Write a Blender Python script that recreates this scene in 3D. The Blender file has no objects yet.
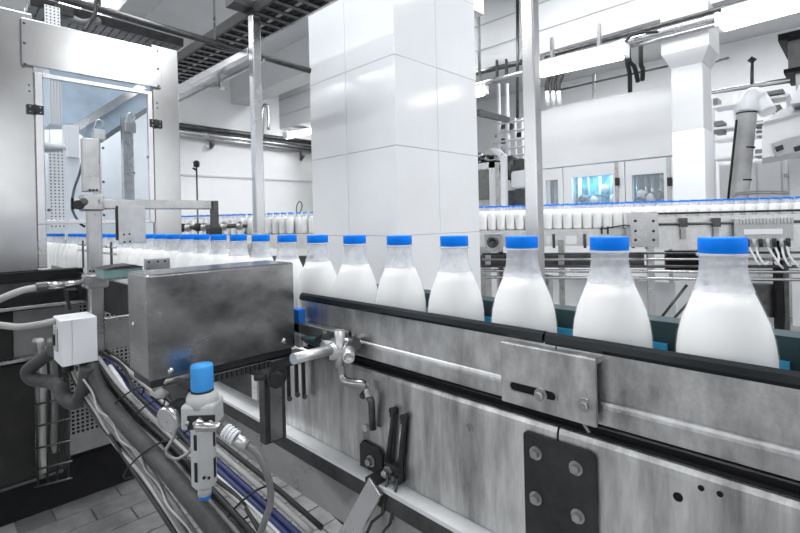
import bpy, math, random
from mathutils import Vector, Matrix
random.seed(7)
SC = bpy.context.scene
COL = SC.collection
# ------------------------------------------------------------------ camera
F, CX, CY, ROLL, H = 470.0, 400.0, 221.5, 0.024, 1.30
A = math.radians(45.3)
FW = Vector((-math.cos(A), math.sin(A), 0)); RT0 = Vector((math.sin(A), math.cos(A), 0))
RT = RT0 * math.cos(ROLL) - Vector((0, 0, 1)) * math.sin(ROLL)
UP = RT0 * math.sin(ROLL) + Vector((0, 0, 1)) * math.cos(ROLL)
cam = bpy.data.objects.new('camera', bpy.data.cameras.new('camera')); COL.objects.link(cam)
cam.data.sensor_width = 36.0; cam.data.sensor_fit = 'HORIZONTAL'
cam.data.lens = F / 800 * 36
cam.data.shift_y = -(266.5 - CY) / 800
cam.data.clip_start = 0.02
m = Matrix((RT, UP, -FW)).transposed().to_4x4(); m.translation = (0, 0, H)
cam.matrix_world = m
SC.camera = cam
# ------------------------------------------------------------------ light
w = bpy.data.worlds.new('hall_daylight'); SC.world = w; w.use_nodes = True
w.node_tree.nodes['Background'].inputs[0].default_value = (0.95, 0.975, 1, 1)
w.node_tree.nodes['Background'].inputs[1].default_value = 1.5
def area(name, loc, size, power, rot=(0, 0, 0), sy=None):
    l = bpy.data.lights.new(name, 'AREA'); l.energy = power; l.size = size
    l.shape = 'RECTANGLE'; l.size_y = sy or size; l.color = (0.97, 0.985, 1)
    o = bpy.data.objects.new(name, l); COL.objects.link(o); o.location = loc; o.rotation_euler = rot
    return o
# added fill lights below the ceiling, without fixtures, to brighten the hall
area('ceiling_fill_light', (-1.3, .5, 4.2), 4.0, 70, sy=.5)
area('ceiling_fill_light', (-2.0, 4.2, 4.2), 4.0, 85, sy=.5)
area('ceiling_fill_light', (-5.6, 5.3, 4.2), 2.0, 120, sy=.5)
area('ceiling_fill_light', (-5.5, -1.6, 4.2), 5.0, 100, sy=.5)
area('ceiling_fill_light', (-1.2, 7.9, 4.2), 6.0, 120, sy=.5)
area('ceiling_fill_light', (3.4, 2.3, 4.2), 3.0, 70, sy=.5)  # added to reflect as a bright band in the cabinet header
SC.view_settings.view_transform = 'Standard'
SC.view_settings.look = 'None'
SC.view_settings.exposure = 0.55
SC.view_settings.gamma = 1
SC.view_settings.use_curve_mapping = False

# ------------------------------------------------------------------ photo pixel -> place
def ray(x, y): return FW + RT * ((x - CX) / F) + UP * ((CY - y) / F)
C0 = Vector((0, 0, H))
def D(x, y, z): return C0 + ray(x, y) * z
def OX(x, y, X): r = ray(x, y); return C0 + r * (X / r.x)
def OY(x, y, Y): r = ray(x, y); return C0 + r * (Y / r.y)
def OZ(x, y, Z): r = ray(x, y); return C0 + r * ((Z - H) / r.z)

# ------------------------------------------------------------------ materials
MATS = {}
def mat(name, col, rough=0.5, metal=0.0, noise=0.0, nscale=8.0, stretch=(1, 1, 1), bump=0.0, bscale=60.0,
        alpha=1.0, emit=0.0, trans=0.0, rnoise=0.0, spec=0.5, ior=1.45, dark=None):
    m = bpy.data.materials.new(name); m.use_nodes = True
    nt = m.node_tree; b = nt.nodes['Principled BSDF']
    c = tuple(col) if len(col) == 3 else (col[0],) * 3
    b.inputs['Base Color'].default_value = (*c, 1)
    b.inputs['Roughness'].default_value = rough
    b.inputs['Metallic'].default_value = metal
    b.inputs['Alpha'].default_value = alpha
    b.inputs['Specular IOR Level'].default_value = spec
    b.inputs['IOR'].default_value = ior
    if trans: b.inputs['Transmission Weight'].default_value = trans
    if emit:
        b.inputs['Emission Color'].default_value = (*c, 1); b.inputs['Emission Strength'].default_value = emit
    if noise or rnoise or bump:
        g = nt.nodes.new('ShaderNodeNewGeometry')
        mp = nt.nodes.new('ShaderNodeMapping'); mp.inputs['Scale'].default_value = stretch
        nt.links.new(g.outputs['Position'], mp.inputs['Vector'])
    if noise or rnoise:
        n = nt.nodes.new('ShaderNodeTexNoise'); n.inputs['Scale'].default_value = nscale
        n.inputs['Detail'].default_value = 8; n.inputs['Roughness'].default_value = 0.65
        nt.links.new(mp.outputs[0], n.inputs['Vector'])
        r = nt.nodes.new('ShaderNodeValToRGB')
        r.color_ramp.elements[0].position = 0.33; r.color_ramp.elements[1].position = 0.68
        nt.links.new(n.outputs['Fac'], r.inputs[0])
        if noise:
            d = dark or tuple(v * (1 - noise) for v in c)
            r2 = nt.nodes.new('ShaderNodeMixRGB'); r2.inputs[1].default_value = (*d, 1); r2.inputs[2].default_value = (*c, 1)
            nt.links.new(r.outputs[0], r2.inputs[0]); nt.links.new(r2.outputs[0], b.inputs['Base Color'])
        if rnoise:
            mr = nt.nodes.new('ShaderNodeMapRange')
            mr.inputs['To Min'].default_value = max(0.05, rough - rnoise); mr.inputs['To Max'].default_value = rough + rnoise
            nt.links.new(n.outputs['Fac'], mr.inputs[0]); nt.links.new(mr.outputs[0], b.inputs['Roughness'])
    if bump:
        n2 = nt.nodes.new('ShaderNodeTexNoise'); n2.inputs['Scale'].default_value = bscale; n2.inputs['Detail'].default_value = 4
        nt.links.new(mp.outputs[0], n2.inputs['Vector'])
        bp = nt.nodes.new('ShaderNodeBump'); bp.inputs['Strength'].default_value = bump; bp.inputs['Distance'].default_value = 0.004
        nt.links.new(n2.outputs['Fac'], bp.inputs['Height']); nt.links.new(bp.outputs[0], b.inputs['Normal'])
    MATS[name] = m
    return m
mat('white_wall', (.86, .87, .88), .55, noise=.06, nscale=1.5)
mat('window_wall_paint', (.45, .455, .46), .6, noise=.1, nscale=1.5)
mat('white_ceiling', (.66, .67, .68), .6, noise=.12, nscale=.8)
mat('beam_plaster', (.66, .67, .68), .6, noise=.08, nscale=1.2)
mat('glazed_tile', (.86, .875, .90), .12, noise=.05, nscale=2)
mat('tile_joint', (.62, .63, .65), .7)
mat('floor_tile', (.27, .27, .27), .42, noise=.5, nscale=9, bump=.15, bscale=40)
mat('floor_joint', (.16, .16, .16), .8)
mat('steel', (.56, .56, .56), .30, 1, noise=.35, nscale=10, rnoise=.12, bump=.05, bscale=180, stretch=(1, 1, 1))
mat('steel_bright', (.66, .66, .67), .26, 1, noise=.12, nscale=6, rnoise=.08)
mat('steel_brushed', (.54, .54, .54), .2, 1, noise=.2, nscale=1.6, stretch=(1, 1.5, 1.2), rnoise=.04)
mat('steel_worn', (.84, .84, .84), .38, 1, noise=.62, nscale=16, stretch=(1.3, 1.3, .6), rnoise=.15, bump=.12, bscale=220)
mat('steel_streaked', (.88, .88, .87), .40, 1, noise=.66, nscale=13, stretch=(2.2, 2.2, .35), rnoise=.15, bump=.1, bscale=200)
mat('steel_smudged', (.42, .42, .42), .24, 1, noise=.6, nscale=13, stretch=(1, 1, 1.6), rnoise=.1, bump=.03, bscale=250)
mat('steel_matte', (.80, .80, .80), .42, 1, noise=.2, nscale=20)
mat('ledge_paint', (.82, .83, .84), .4, noise=.2, nscale=12)
mat('steel_dark', (.16, .16, .16), .42, 1, noise=.5, nscale=14, rnoise=.1)
mat('iron_black', (.045, .045, .047), .45, 0, spec=.3, noise=.5, nscale=20, bump=.2, bscale=120)
mat('black_paint', (.018, .018, .02), .55, spec=.15, noise=.4, nscale=12)
mat('rubber_black', (.02, .02, .022), .6, spec=.3)
mat('rail_plastic', (.008, .012, .015), .22, spec=.3, noise=.3, nscale=12)
mat('teal_plastic', (.02, .06, .07), .4, noise=.4, nscale=14)
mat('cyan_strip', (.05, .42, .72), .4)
mat('belt', (.05, .10, .12), .5, noise=.3, nscale=20)
mat('milk', (.93, .93, .92), .33, spec=.35)
mat('bottle_plastic', (.93, .95, .97), .06, alpha=.12, spec=.6)
mat('bottle_neck', (.66, .70, .77), .06, alpha=.42, spec=.7, noise=.5, nscale=70, dark=(.95, .97, 1))
mat('cap_blue', (.0, .235, 1.0), .42, spec=.2)
mat('knob_blue', (.06, .36, .86), .4, spec=.4)
mat('drain_blue', (.01, .16, .62), .4)
mat('white_plastic', (.83, .84, .87), .35)
mat('grey_plastic', (.50, .51, .52), .45, noise=.15, nscale=20)
mat('pale_plastic', (.58, .59, .59), .4, noise=.15, nscale=20)
mat('cable_grey', (.2, .2, .2), .5, noise=.3, nscale=20)
mat('cable_dark', (.03, .03, .03), .45, spec=.3, noise=.3, nscale=20)
mat('cable_light', (.42, .42, .41), .5, noise=.2, nscale=20)
mat('cable_white', (.78, .78, .79), .45)
mat('cable_blue', (.02, .03, .12), .45)
mat('conduit', (.08, .08, .08), .55, spec=.3, noise=.4, nscale=30, bump=.2, bscale=90)
mat('pane_blue', (.62, .78, .95), .04, alpha=.06)
mat('pane_clear', (.8, .88, .95), .04, alpha=.18)
mat('blue_panel', (.46, .58, .72), .35, noise=.35, nscale=5)
mat('pale_blue_panel', (.84, .88, .93), .35, noise=.12, nscale=4)
mat('cyan_lit', (.16, .60, .85), .4, noise=.75, nscale=9, dark=(.01, .05, .10))  # cyan light inside the machine bay put into the colour
mat('dark_interior', (.10, .11, .12), .5, noise=.6, nscale=8)
mat('machine_base', (.028, .028, .028), .5, 0, spec=.2, noise=.4, nscale=7, bump=.2, bscale=90)
mat('guard_grey', (.24, .24, .24), .5, .3, noise=.25, nscale=10)
mat('lamp_glow', (1, 1, 1), .4, emit=4)
mat('lamp_body', (.82, .83, .84), .4)
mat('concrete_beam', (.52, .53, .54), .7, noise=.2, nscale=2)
mat('gauge_face', (.75, .76, .78), .3)
mat('duct_grey', (.50, .50, .50), .5, noise=.2, nscale=10)
mat('green_plastic', (.22, .36, .35), .45, noise=.3, nscale=20)

# ------------------------------------------------------------------ mesh builder
class MB:
    def __init__(s): s.v = []; s.f = []; s.sm = []
    def add(s, vs, fs, smooth=False):
        o = len(s.v); s.v += [Vector(p) for p in vs]
        for f in fs: s.f.append([i + o for i in f]); s.sm.append(smooth)
        return s
    def box(s, a, b):
        x0, x1 = sorted((a[0], b[0])); y0, y1 = sorted((a[1], b[1])); z0, z1 = sorted((a[2], b[2]))
        vs = [(x0, y0, z0), (x1, y0, z0), (x1, y1, z0), (x0, y1, z0), (x0, y0, z1), (x1, y0, z1), (x1, y1, z1), (x0, y1, z1)]
        return s.add(vs, [(0, 3, 2, 1), (4, 5, 6, 7), (0, 1, 5, 4), (1, 2, 6, 5), (2, 3, 7, 6), (3, 0, 4, 7)])
    def obox(s, c, ax, ay, az):          # oriented box: centre and three half-axis vectors
        c, ax, ay, az = map(Vector, (c, ax, ay, az))
        vs = [c + ax * i + ay * j + az * k for k in (-1, 1) for j, i in ((-1, -1), (-1, 1), (1, 1), (1, -1))]
        return s.add(vs, [(0, 3, 2, 1), (4, 5, 6, 7), (0, 1, 5, 4), (1, 2, 6, 5), (2, 3, 7, 6), (3, 0, 4, 7)])
    def bar(s, p, q, w, h, up=(0, 0, 1)):  # rectangular bar from p to q
        p, q = Vector(p), Vector(q); d = (q - p).normalized(); side = d.cross(Vector(up))
        if side.length < 1e-4: side = d.cross(Vector((0, 1, 0)))
        side.normalize(); u = side.cross(d)
        return s.obox((p + q) / 2, (q - p) / 2, side * (w / 2), u * (h / 2))
    def prism(s, poly, axis, lo, hi):    # polygon in the two other axes, extruded along axis
        n = len(poly)
        def P(t, k):
            if axis == 'x': return (k, t[0], t[1])
            if axis == 'y': return (t[0], k, t[1])
            return (t[0], t[1], k)
        vs = [P(t, lo) for t in poly] + [P(t, hi) for t in poly]
        fs = [tuple(range(n))[::-1], tuple(range(n, 2 * n))] + [(i, (i + 1) % n, (i + 1) % n + n, i + n) for i in range(n)]
        return s.add(vs, fs)
    def tube(s, pts, r, n=10, smooth=True, cap=True, spline=False, sub=6):
        pts = [Vector(p) for p in pts]
        if spline and len(pts) > 2:
            out = []; e = [pts[0] * 2 - pts[1]] + pts + [pts[-1] * 2 - pts[-2]]
            for i in range(1, len(e) - 2):
                for k in range(sub):
                    t = k / sub; a, b, c, d = e[i - 1:i + 3]
                    out.append(.5 * ((2 * b) + (c - a) * t + (2 * a - 5 * b + 4 * c - d) * t * t + (3 * b - a - 3 * c + d) * t ** 3))
            out.append(pts[-1]); pts = out
        rs = r if isinstance(r, (list, tuple)) else [r] * len(pts)
        vs = []; u = None
        for i, p in enumerate(pts):
            d = (pts[min(i + 1, len(pts) - 1)] - pts[max(i - 1, 0)]).normalized()
            if u is None:
                u = d.cross(Vector((0, 0, 1)))
                if u.length < 1e-3: u = d.cross(Vector((1, 0, 0)))
            u = (u - d * u.dot(d)).normalized(); w_ = d.cross(u)
            for k in range(n):
                t = 2 * math.pi * k / n
                vs.append(p + (u * math.cos(t) + w_ * math.sin(t)) * rs[i])
        L = len(pts)
        o = len(s.v); s.v += vs
        for i in range(L - 1):
            for k in range(n):
                s.f.append([o + i * n + k, o + i * n + (k + 1) % n, o + (i + 1) * n + (k + 1) % n, o + (i + 1) * n + k]); s.sm.append(smooth)
        if cap:
            s.f.append([o + k for k in range(n)][::-1]); s.sm.append(False)
            s.f.append([o + (L - 1) * n + k for k in range(n)]); s.sm.append(False)
        return s
    def lathe(s, prof, c=(0, 0, 0), axis=(0, 0, 1), n=24, rib=0.0, smooth=True):
        c = Vector(c); ax = Vector(axis).normalized()
        u = ax.orthogonal().normalized(); w_ = ax.cross(u)
        o = len(s.v); L = len(prof)
        for r, z in prof:
            for k in range(n):
                t = 2 * math.pi * k / n; rr = r * (1 - (rib if k % 2 else 0))
                s.v.append(c + ax * z + (u * math.cos(t) + w_ * math.sin(t)) * rr)
        for i in range(L - 1):
            for k in range(n):
                s.f.append([o + i * n + k, o + i * n + (k + 1) % n, o + (i + 1) * n + (k + 1) % n, o + (i + 1) * n + k]); s.sm.append(smooth)
        if prof[0][0] > 1e-5: s.f.append([o + k for k in range(n)][::-1]); s.sm.append(False)
        if prof[-1][0] > 1e-5: s.f.append([o + (L - 1) * n + k for k in range(n)]); s.sm.append(False)
        return s
    def build(s, name, material, parent=None, bevel=0.0, seg=2):
        off = Vector((0, 0, 0)); p = parent
        while p: off += p.location; p = p.parent
        base = Vector((0, 0, 0))
        if parent is None and s.v:           # origin at the foot of the thing
            lo = [min(v[i] for v in s.v) for i in range(3)]; hi = [max(v[i] for v in s.v) for i in range(3)]
            base = Vector(((lo[0] + hi[0]) / 2, (lo[1] + hi[1]) / 2, lo[2]))
        me = bpy.data.meshes.new(name)
        me.from_pydata([v - off - base for v in s.v], [], s.f); me.update()
        for i, p_ in enumerate(me.polygons): p_.use_smooth = s.sm[i]
        me.materials.append(MATS[material])
        o = bpy.data.objects.new(name, me); COL.objects.link(o); o.parent = parent
        if parent is None: o.location = base
        if bevel:
            b = o.modifiers.new('bevel', 'BEVEL'); b.width = bevel; b.segments = seg; b.limit_method = 'ANGLE'
        return o
def thing(name, label, cat, loc=(0, 0, 0), group=None):
    o = bpy.data.objects.new(name, None); COL.objects.link(o); o.location = Vector(loc)
    o.empty_display_size = .05
    return tag(o, label, cat, group)
def tag(o, label, cat, group=None):
    o['label'] = label; o['category'] = cat
    if group: o['group'] = group
    return o
def struct(o): o['kind'] = 'structure'; return o
def copy_tree(o, parent=None):
    c = o.copy(); COL.objects.link(c); c.parent = parent
    for ch in list(o.children): copy_tree(ch, c)
    return c
def copy_root(o, loc):
    c = o.copy(); COL.objects.link(c); c.location = loc
    for ch in list(o.children): copy_tree(ch, c)
    return c
def bolt(parent, p, axis, r=.006, h=.006, material='steel', name='bolt', washer=True):
    a = Vector(axis).normalized(); p = Vector(p); b = MB()
    if washer: b.lathe([(r * 1.45, -.0005), (r * 1.45, .0014)], p, a, 16)
    b.lathe([(r, 0), (r, h * .85), (r * .8, h)], p, a, 6, smooth=False)
    return b.build(name, material, parent)
def screw(parent, p, axis, r=.004, material='steel', name='screw'):
    return MB().lathe([(r, -.0005), (r, .001), (r * .6, .0025), (0, .003)], p, axis, 10).build(name, material, parent)

# ================================================================== the setting
# floor: bed with clay pavers laid in running bond, long side along Y
def floor_material():
    m = bpy.data.materials.new('floor_far'); m.use_nodes = True; nt = m.node_tree; b = nt.nodes['Principled BSDF']
    g = nt.nodes.new('ShaderNodeNewGeometry'); mp = nt.nodes.new('ShaderNodeMapping'); mp.inputs['Rotation'].default_value = (0, 0, math.pi / 2)
    br = nt.nodes.new('ShaderNodeTexBrick'); br.inputs['Scale'].default_value = 1
    br.inputs['Brick Width'].default_value = .26; br.inputs['Row Height'].default_value = .13; br.inputs['Mortar Size'].default_value = .004
    br.inputs['Color1'].default_value = (.34, .34, .34, 1); br.inputs['Color2'].default_value = (.25, .25, .25, 1); br.inputs['Mortar'].default_value = (.12, .12, .12, 1)
    nt.links.new(g.outputs['Position'], mp.inputs[0]); nt.links.new(mp.outputs[0], br.inputs['Vector'])
    nt.links.new(br.outputs['Color'], b.inputs['Base Color']); b.inputs['Roughness'].default_value = .42
    MATS['floor_far'] = m
floor_material()
TX0, TX1, TY0, TY1 = -3.11, -.77, .26, 2.34
TW, TL = .13, .26
b = MB()
b.box((-9.3, -4, -.1), (6, TY0, 0)).box((-9.3, TY1, -.1), (6, 11.2, 0)).box((-9.3, TY0, -.1), (TX0, TY1, 0)).box((TX1, TY0, -.1), (6, TY1, 0))
floor = struct(b.build('floor', 'floor_far'))
MB().box((TX0, TY0, -.1), (TX1, TY1, -.006)).build('mortar_bed', 'floor_joint', floor)
tile_me = None
nx = round((TX1 - TX0) / TW); ny = round((TY1 - TY0) / TL)
for i in range(nx):
    for j in range(-1, ny + 1):
        y0 = TY0 + j * TL + (TL / 2 if i % 2 else 0); y1 = min(y0 + TL, TY1); y0 = max(y0, TY0)
        if y1 - y0 < .2: continue
        dz = random.uniform(-.0015, .0008)
        if tile_me is None:
            fl = floor.location
            t = MB().box(fl + Vector((-.061, -.126, -.03)), fl + Vector((.061, .126, 0))).build('floor_tile', 'floor_tile', floor); tile_me = t.data
        else:
            t = bpy.data.objects.new('floor_tile', tile_me); COL.objects.link(t); t.parent = floor
        t.location = Vector((TX0 + i * TW + TW / 2, (y0 + y1) / 2, dz)) - floor.location

XW = -9.0
wl = struct(MB().box((XW - .3, -4, 0), (XW, 11.2, 4.6)).build('wall_left', 'white_wall'))
wb = struct(MB().box((XW, 10.0, 0), (6, 10.3, 4.6)).build('wall_back', 'white_wall'))
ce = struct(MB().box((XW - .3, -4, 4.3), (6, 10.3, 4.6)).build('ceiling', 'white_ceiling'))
# unseen window walls added behind and beside the viewpoint for daylight and reflections
def window_wall(nm, axis, at, lo, hi, n0):
    b = MB(); k = n0
    def bx_(u0, u1, z0, z1, d0=0, d1=.25):
        if axis == 'y': b.box((u0, at - d1, z0), (u1, at - d0, z1))
        else: b.box((at + d0, u0, z0), (at + d1, u1, z1))
    bx_(lo, hi, 0, 1.15); bx_(lo, hi, 3.45, 4.3)
    u = lo
    while u < hi - .1:
        bx_(u, min(u + .7, hi), 1.15, 3.45); u += 2.6
    o = struct(b.build(nm, 'window_wall_paint'))
    u = lo + .7
    while u + 1.9 < hi:
        f = MB(); g_ = MB()
        for a0, a1, c0, c1 in ((0, 1.9, 0, .06), (0, 1.9, 2.24, 2.3), (0, .06, 0, 2.3), (1.84, 1.9, 0, 2.3), (.92, .98, 0, 2.3), (0, 1.9, 1.5, 1.56)):
            A_ = (u + a0, 1.15 + c0); B_ = (u + a1, 1.15 + c1)
            if axis == 'y': f.box((A_[0], at - .15, A_[1]), (B_[0], at - .1, B_[1]))
            else: f.box((at + .1, A_[0], A_[1]), (at + .15, B_[0], B_[1]))
        struct(f.build('window_%d' % k, 'white_plastic')); k += 1; u += 2.6
    return k
kk = window_wall('wall_front', 'y', -3.75, XW, 5.75, 1)
window_wall('wall_right', 'x', 5.75, -3.75, 10.0, kk)
# long downstand beam carried by the slender column, with board joints along its face
BZ = OY(474, 73, 5.45).z
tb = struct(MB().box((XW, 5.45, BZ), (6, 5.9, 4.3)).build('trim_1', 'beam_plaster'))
for k in range(3): MB().box((XW, 5.437, BZ + .28 + k * .34), (6, 5.452, BZ + .292 + k * .34)).build('joint_strip', 'concrete_beam', tb)
# second downstand beam over the far left, and a cross beam on the left wall
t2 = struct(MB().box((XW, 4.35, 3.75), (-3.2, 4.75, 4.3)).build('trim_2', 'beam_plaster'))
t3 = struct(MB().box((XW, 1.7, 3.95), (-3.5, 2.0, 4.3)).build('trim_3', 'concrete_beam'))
t4 = struct(MB().box((XW, -4, 3.1), (XW + .06, 10, 3.14)).build('trim_4', 'beam_plaster'))
t5 = struct(MB().box((XW, -4, 2.25), (XW + .03, 10, 2.28)).build('trim_5', 'beam_plaster'))

# ------------------------------------------------------------------ tiled square pillar
z0p = 3.02
pc = D(398, 221, z0p); px_, py_ = pc.x, pc.y
PWX = px_ - OY(311.5, 160, py_).x; PWY = OX(478, 160, px_).y - py_
JZ = [OY(396, y, py_).z for y in (53, 145, 236)]
TH = (JZ[0] - JZ[2]) / 2
pil = thing('pillar', 'broad square pillar clad in glossy white wall tiles behind the bottles', 'pillar', (px_ - PWX / 2, py_ + PWY / 2, 0))
g = .006
MB().box((px_ - PWX + g, py_ + g, 0), (px_ - g, py_ + PWY - g, 4.3)).build('core', 'tile_joint', pil)
zs = [JZ[2] + k * TH for k in range(-2, 6)]
zs = [0.002] + [z for z in zs if z > .1 and z < 4.2] + [4.3]
for a_, b_ in zip(zs[:-1], zs[1:]):
    jo = .002
    for k, (s0, s1) in enumerate(((0, .47), (.47, 1))):
        MB().box((px_ - PWX * (1 - s0) + jo, py_, a_ + jo), (px_ - PWX * (1 - s1) - jo, py_ + .012, b_ - jo)).build('tile', 'glazed_tile', pil, bevel=.0015)
        MB().box((px_ - .012, py_ + PWY * s0 + jo, a_ + jo), (px_, py_ + PWY * s1 - jo, b_ - jo)).build('tile', 'glazed_tile', pil, bevel=.0015)

# ------------------------------------------------------------------ slender column with flared capital
yc = 5.35
cxa, cxb = OY(672, 130, yc).x, OY(704, 130, yc).x
cxk = OY(662.5, 40, yc).x; czt = BZ; czb = OY(690, 50, yc).z; czn = OY(690, 64, yc).z; ctop = OY(690, 18, yc).z
co = thing('column', 'slender white column with a flared capital standing behind the far bottles', 'column', ((cxa + cxb) / 2, yc + .15, 0))
MB().box((cxa, yc, 0), (cxb, yc + .36, czn)).build('shaft', 'beam_plaster', co, bevel=.01)
MB().box((cxa - .004, yc - .004, 0), (cxb + .004, yc + .364, OY(690, 130, yc).z)).build('painted_lower_shaft', 'white_wall', co, bevel=.01)
e = cxa - cxk
b = MB()
def ring(x0, x1, y0, y1, z): return [(x0, y0, z), (x1, y0, z), (x1, y1, z), (x0, y1, z)]
vs = ring(cxa, cxb, yc, yc + .36, czn) + ring(cxk, cxb + e, yc - .05, yc + .41, czb) + ring(cxk, cxb + e, yc - .05, yc + .41, max(czt, ctop))
fs = [(0, 3, 2, 1), (8, 9, 10, 11)] + [(i + 4 * k, (i + 1) % 4 + 4 * k, (i + 1) % 4 + 4 * k + 4, i + 4 * k + 4) for k in (0, 1) for i in range(4)]
b.add(vs, fs).build('capital', 'beam_plaster', co)

# ================================================================== the near conveyor
YB = .54; PITCH = .1097; XB0 = -.098; TOPZ = H - .0225; BH = .24; BELT = TOPZ - BH
XE = .75; XS = -.74
cv = thing('conveyor', 'stainless steel conveyor carrying the near row of milk bottles', 'conveyor', (-.4, YB, 0))
RZ = H - .1265
def seg_plate(nm, prof, x0, x1, material, bevel=0):
    return MB().prism(prof, 'x', x0, x1).build(nm, material, cv, bevel=bevel)
XJ = OY(545, 333, .485).x
def railprof(zt): return [(.480, zt - .009), (.482, zt - .003), (.487, zt), (.494, zt - .002), (.496, zt - .013), (.482, zt - .013)]
seg_plate('guide_rail', railprof(RZ), XS, XJ - .0015, 'rail_plastic')
seg_plate('guide_rail', railprof(RZ - .0005), XJ + .0015, XE, 'rail_plastic')
# upper side plate, in two lengths
UZ0, UZ1, UZ2, UZ3 = RZ - .012, H - .1835, H - .213, H - .231
up = [(.485, UZ0), (.496, UZ0), (.496, UZ1 - .004), (.485, UZ1 - .004)]
XP = OY(557, 380, .485).x
seg_plate('upper_side_plate', up, XS, XP - .001, 'steel_worn')
seg_plate('upper_side_plate', up, XP + .001, XE, 'steel_worn')
# rolled channel below it
def rolled(y0, zt, zb, out):
    pts = [(y0 + .02, zt)]
    for k in range(7):
        t = math.pi / 2 * k / 6; pts.append((y0 + out * .9 - out * math.sin(t) , zt - out * (1 - math.cos(t))))
    pts += [(y0 - out * .1, zb + .003), (y0 + .001 - out * .1, zb), (y0 + .02, zb)]
    return pts
seg_plate('rolled_channel', rolled(.484, UZ1, UZ2, .012), OY(345, 345, .48).x, XE, 'steel_worn')
# dark slot with the chain rail inside
seg_plate('slot_backing', [(.4955, UZ2 + .01), (.4972, UZ2 + .01), (.4972, UZ3 - .02), (.4955, UZ3 - .02)], XS, XE, 'black_paint')
MB().tube([(XS, .491, UZ2 - .006), (XE, .491, UZ2 - .006)], .0018, 8).build('slot_rod', 'steel_dark', cv)
MB().tube([(XS, .489, UZ3 + .003), (XE, .489, UZ3 + .003)], .0022, 8).build('slot_rod', 'black_paint', cv)
# lower side plate, in two lengths
LZ = H - .388
lp = [(.4955, UZ3 - .001), (.4945, UZ3 - .001), (.4925, UZ3 - .003), (.490, UZ3 - .008), (.4895, UZ3 - .014), (.4895, LZ), (.4954, LZ)]
XL = OY(558, 440, .49).x
seg_plate('lower_side_plate', lp, XS - .1, XL - .0012, 'steel_streaked')
seg_plate('lower_side_plate', lp, XL + .0012, XE, 'steel_streaked')
# bottom ledge and tray under the side plate
seg_plate('bottom_ledge', [(.464, LZ - .001), (.51, LZ - .001), (.51, LZ - .007), (.464, LZ - .007)], -1.45, XE, 'ledge_paint')
seg_plate('ledge_skirt', [(.467, LZ - .007), (.472, LZ - .007), (.472, LZ - .034), (.467, LZ - .034)], -1.45, XE, 'steel_dark')
seg_plate('drip_tray', [(.467, LZ - .0345), (.473, LZ - .0345), (.505, LZ - .12), (.49, LZ - .12)], -1.45, XE, 'steel')
MB().tube([OY(150, 358, .62), OY(220, 411, .54), OY(335, 511, .50), OY(420, 586, .50)], .008, 10).build('lower_rail', 'black_paint', cv)
MB().tube([OY(150, 350, .62), OY(220, 403, .55), OY(335, 501, .52), OY(420, 576, .52)], .006, 10).build('lower_rail', 'steel', cv)
# belt, back rail and back plate
MB().box((-3.75, .497, BELT - .012), (XE, .583, BELT)).build('belt', 'belt', cv)
MB().box((-1.3, .508, BELT - .06), (XE, .572, BELT - .0125)).build('belt_bed', 'steel_dark', cv)
seg_plate('back_rail', [(.586, RZ + .006), (.597, RZ + .010), (.600, RZ + .006), (.600, RZ - .018), (.586, RZ - .018)], -3.2, XE, 'teal_plastic')
seg_plate('back_plate', [(.589, RZ - .018), (.594, RZ - .018), (.594, LZ), (.589, LZ)], -3.2, XE, 'teal_plastic')
seg_plate('wear_strip', [(.4962, RZ - .020), (.4976, RZ - .020), (.4976, RZ - .032), (.4962, RZ - .032)], XS, XE, 'cyan_strip')
# left stretch of the frame towards the filler
seg_plate('infeed_side_plate', [(.487, RZ - .07), (.494, RZ - .07), (.494, RZ - .19), (.487, RZ - .19)], -3.2, XS - .12, 'steel_dark')
for z_, r_ in ((-.05, .004), (-.075, .004)): MB().tube([(-2.55, .49, H + z_ - .02), (-1.95, .49, H + z_ - .02)], r_, 8).build('guide_rod', 'steel', cv)
for xx in (-2.45, -2.0): MB().box((xx - .006, .484, H - .17), (xx + .006, .490, H - .05)).build('guide_post', 'steel_dark', cv)
# short square stop bar at the head of the channel
ba = OY(300, 326, .47); bb = OY(343, 336, .47)
MB().box((ba.x - .02, .464, UZ1 - .012), (bb.x, .484, UZ1 + .008)).build('stop_bar', 'steel', cv, bevel=.002)
# splice plate with slot and bolts
s0 = OY(506, 342, .483); s1 = OY(602, 420, .483)
zt, zb = OY(553, 348, .482).z, OY(553, 411, .482).z
sp = MB().box((s0.x, .470, zb), (s1.x, .4745, zt)).build('splice_plate', 'steel_worn', cv, bevel=.0015)
MB().box((s0.x, .4745, zt - .006), (s1.x, .486, zt)).build('flange', 'steel_worn', sp)
MB().box((s0.x + .004, .4745, zb + .004), (s1.x - .004, .4835, zb + .01)).build('flange', 'steel_worn', sp)
def yon(x, y, Y): return OY(x, y, Y)
q = yon(514, 386, .4698); q2 = yon(552, 396, .4698); b = MB(); n = 8; pts = []
rr = .0045
for k in range(n + 1): t = math.pi / 2 + math.pi * k / n; pts.append((q.x + rr * math.cos(t), (q.z + q2.z) / 2 + rr * math.sin(t)))
for k in range(n + 1): t = -math.pi / 2 + math.pi * k / n; pts.append((q2.x + rr * math.cos(t), (q.z + q2.z) / 2 + rr * math.sin(t)))
b.prism(pts, 'y', .4694, .4702).build('slot', 'black_paint', sp)
b = MB(); n_ = len(pts); out = [((x - (q.x + q2.x) / 2) * 1.07 + (q.x + q2.x) / 2, (z - (q.z + q2.z) / 2) * 1.3 + (q.z + q2.z) / 2) for x, z in pts]
b.add([(x, .4690, z) for x, z in out] + [(x, .4690, z) for x, z in pts] + [(x, .4702, z) for x, z in out],
      [(i, (i + 1) % n_, (i + 1) % n_ + n_, i + n_) for i in range(n_)] + [(i, i + 2 * n_, (i + 1) % n_ + 2 * n_, (i + 1) % n_) for i in range(n_)]).build('slot_rim', 'steel', sp)
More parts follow.
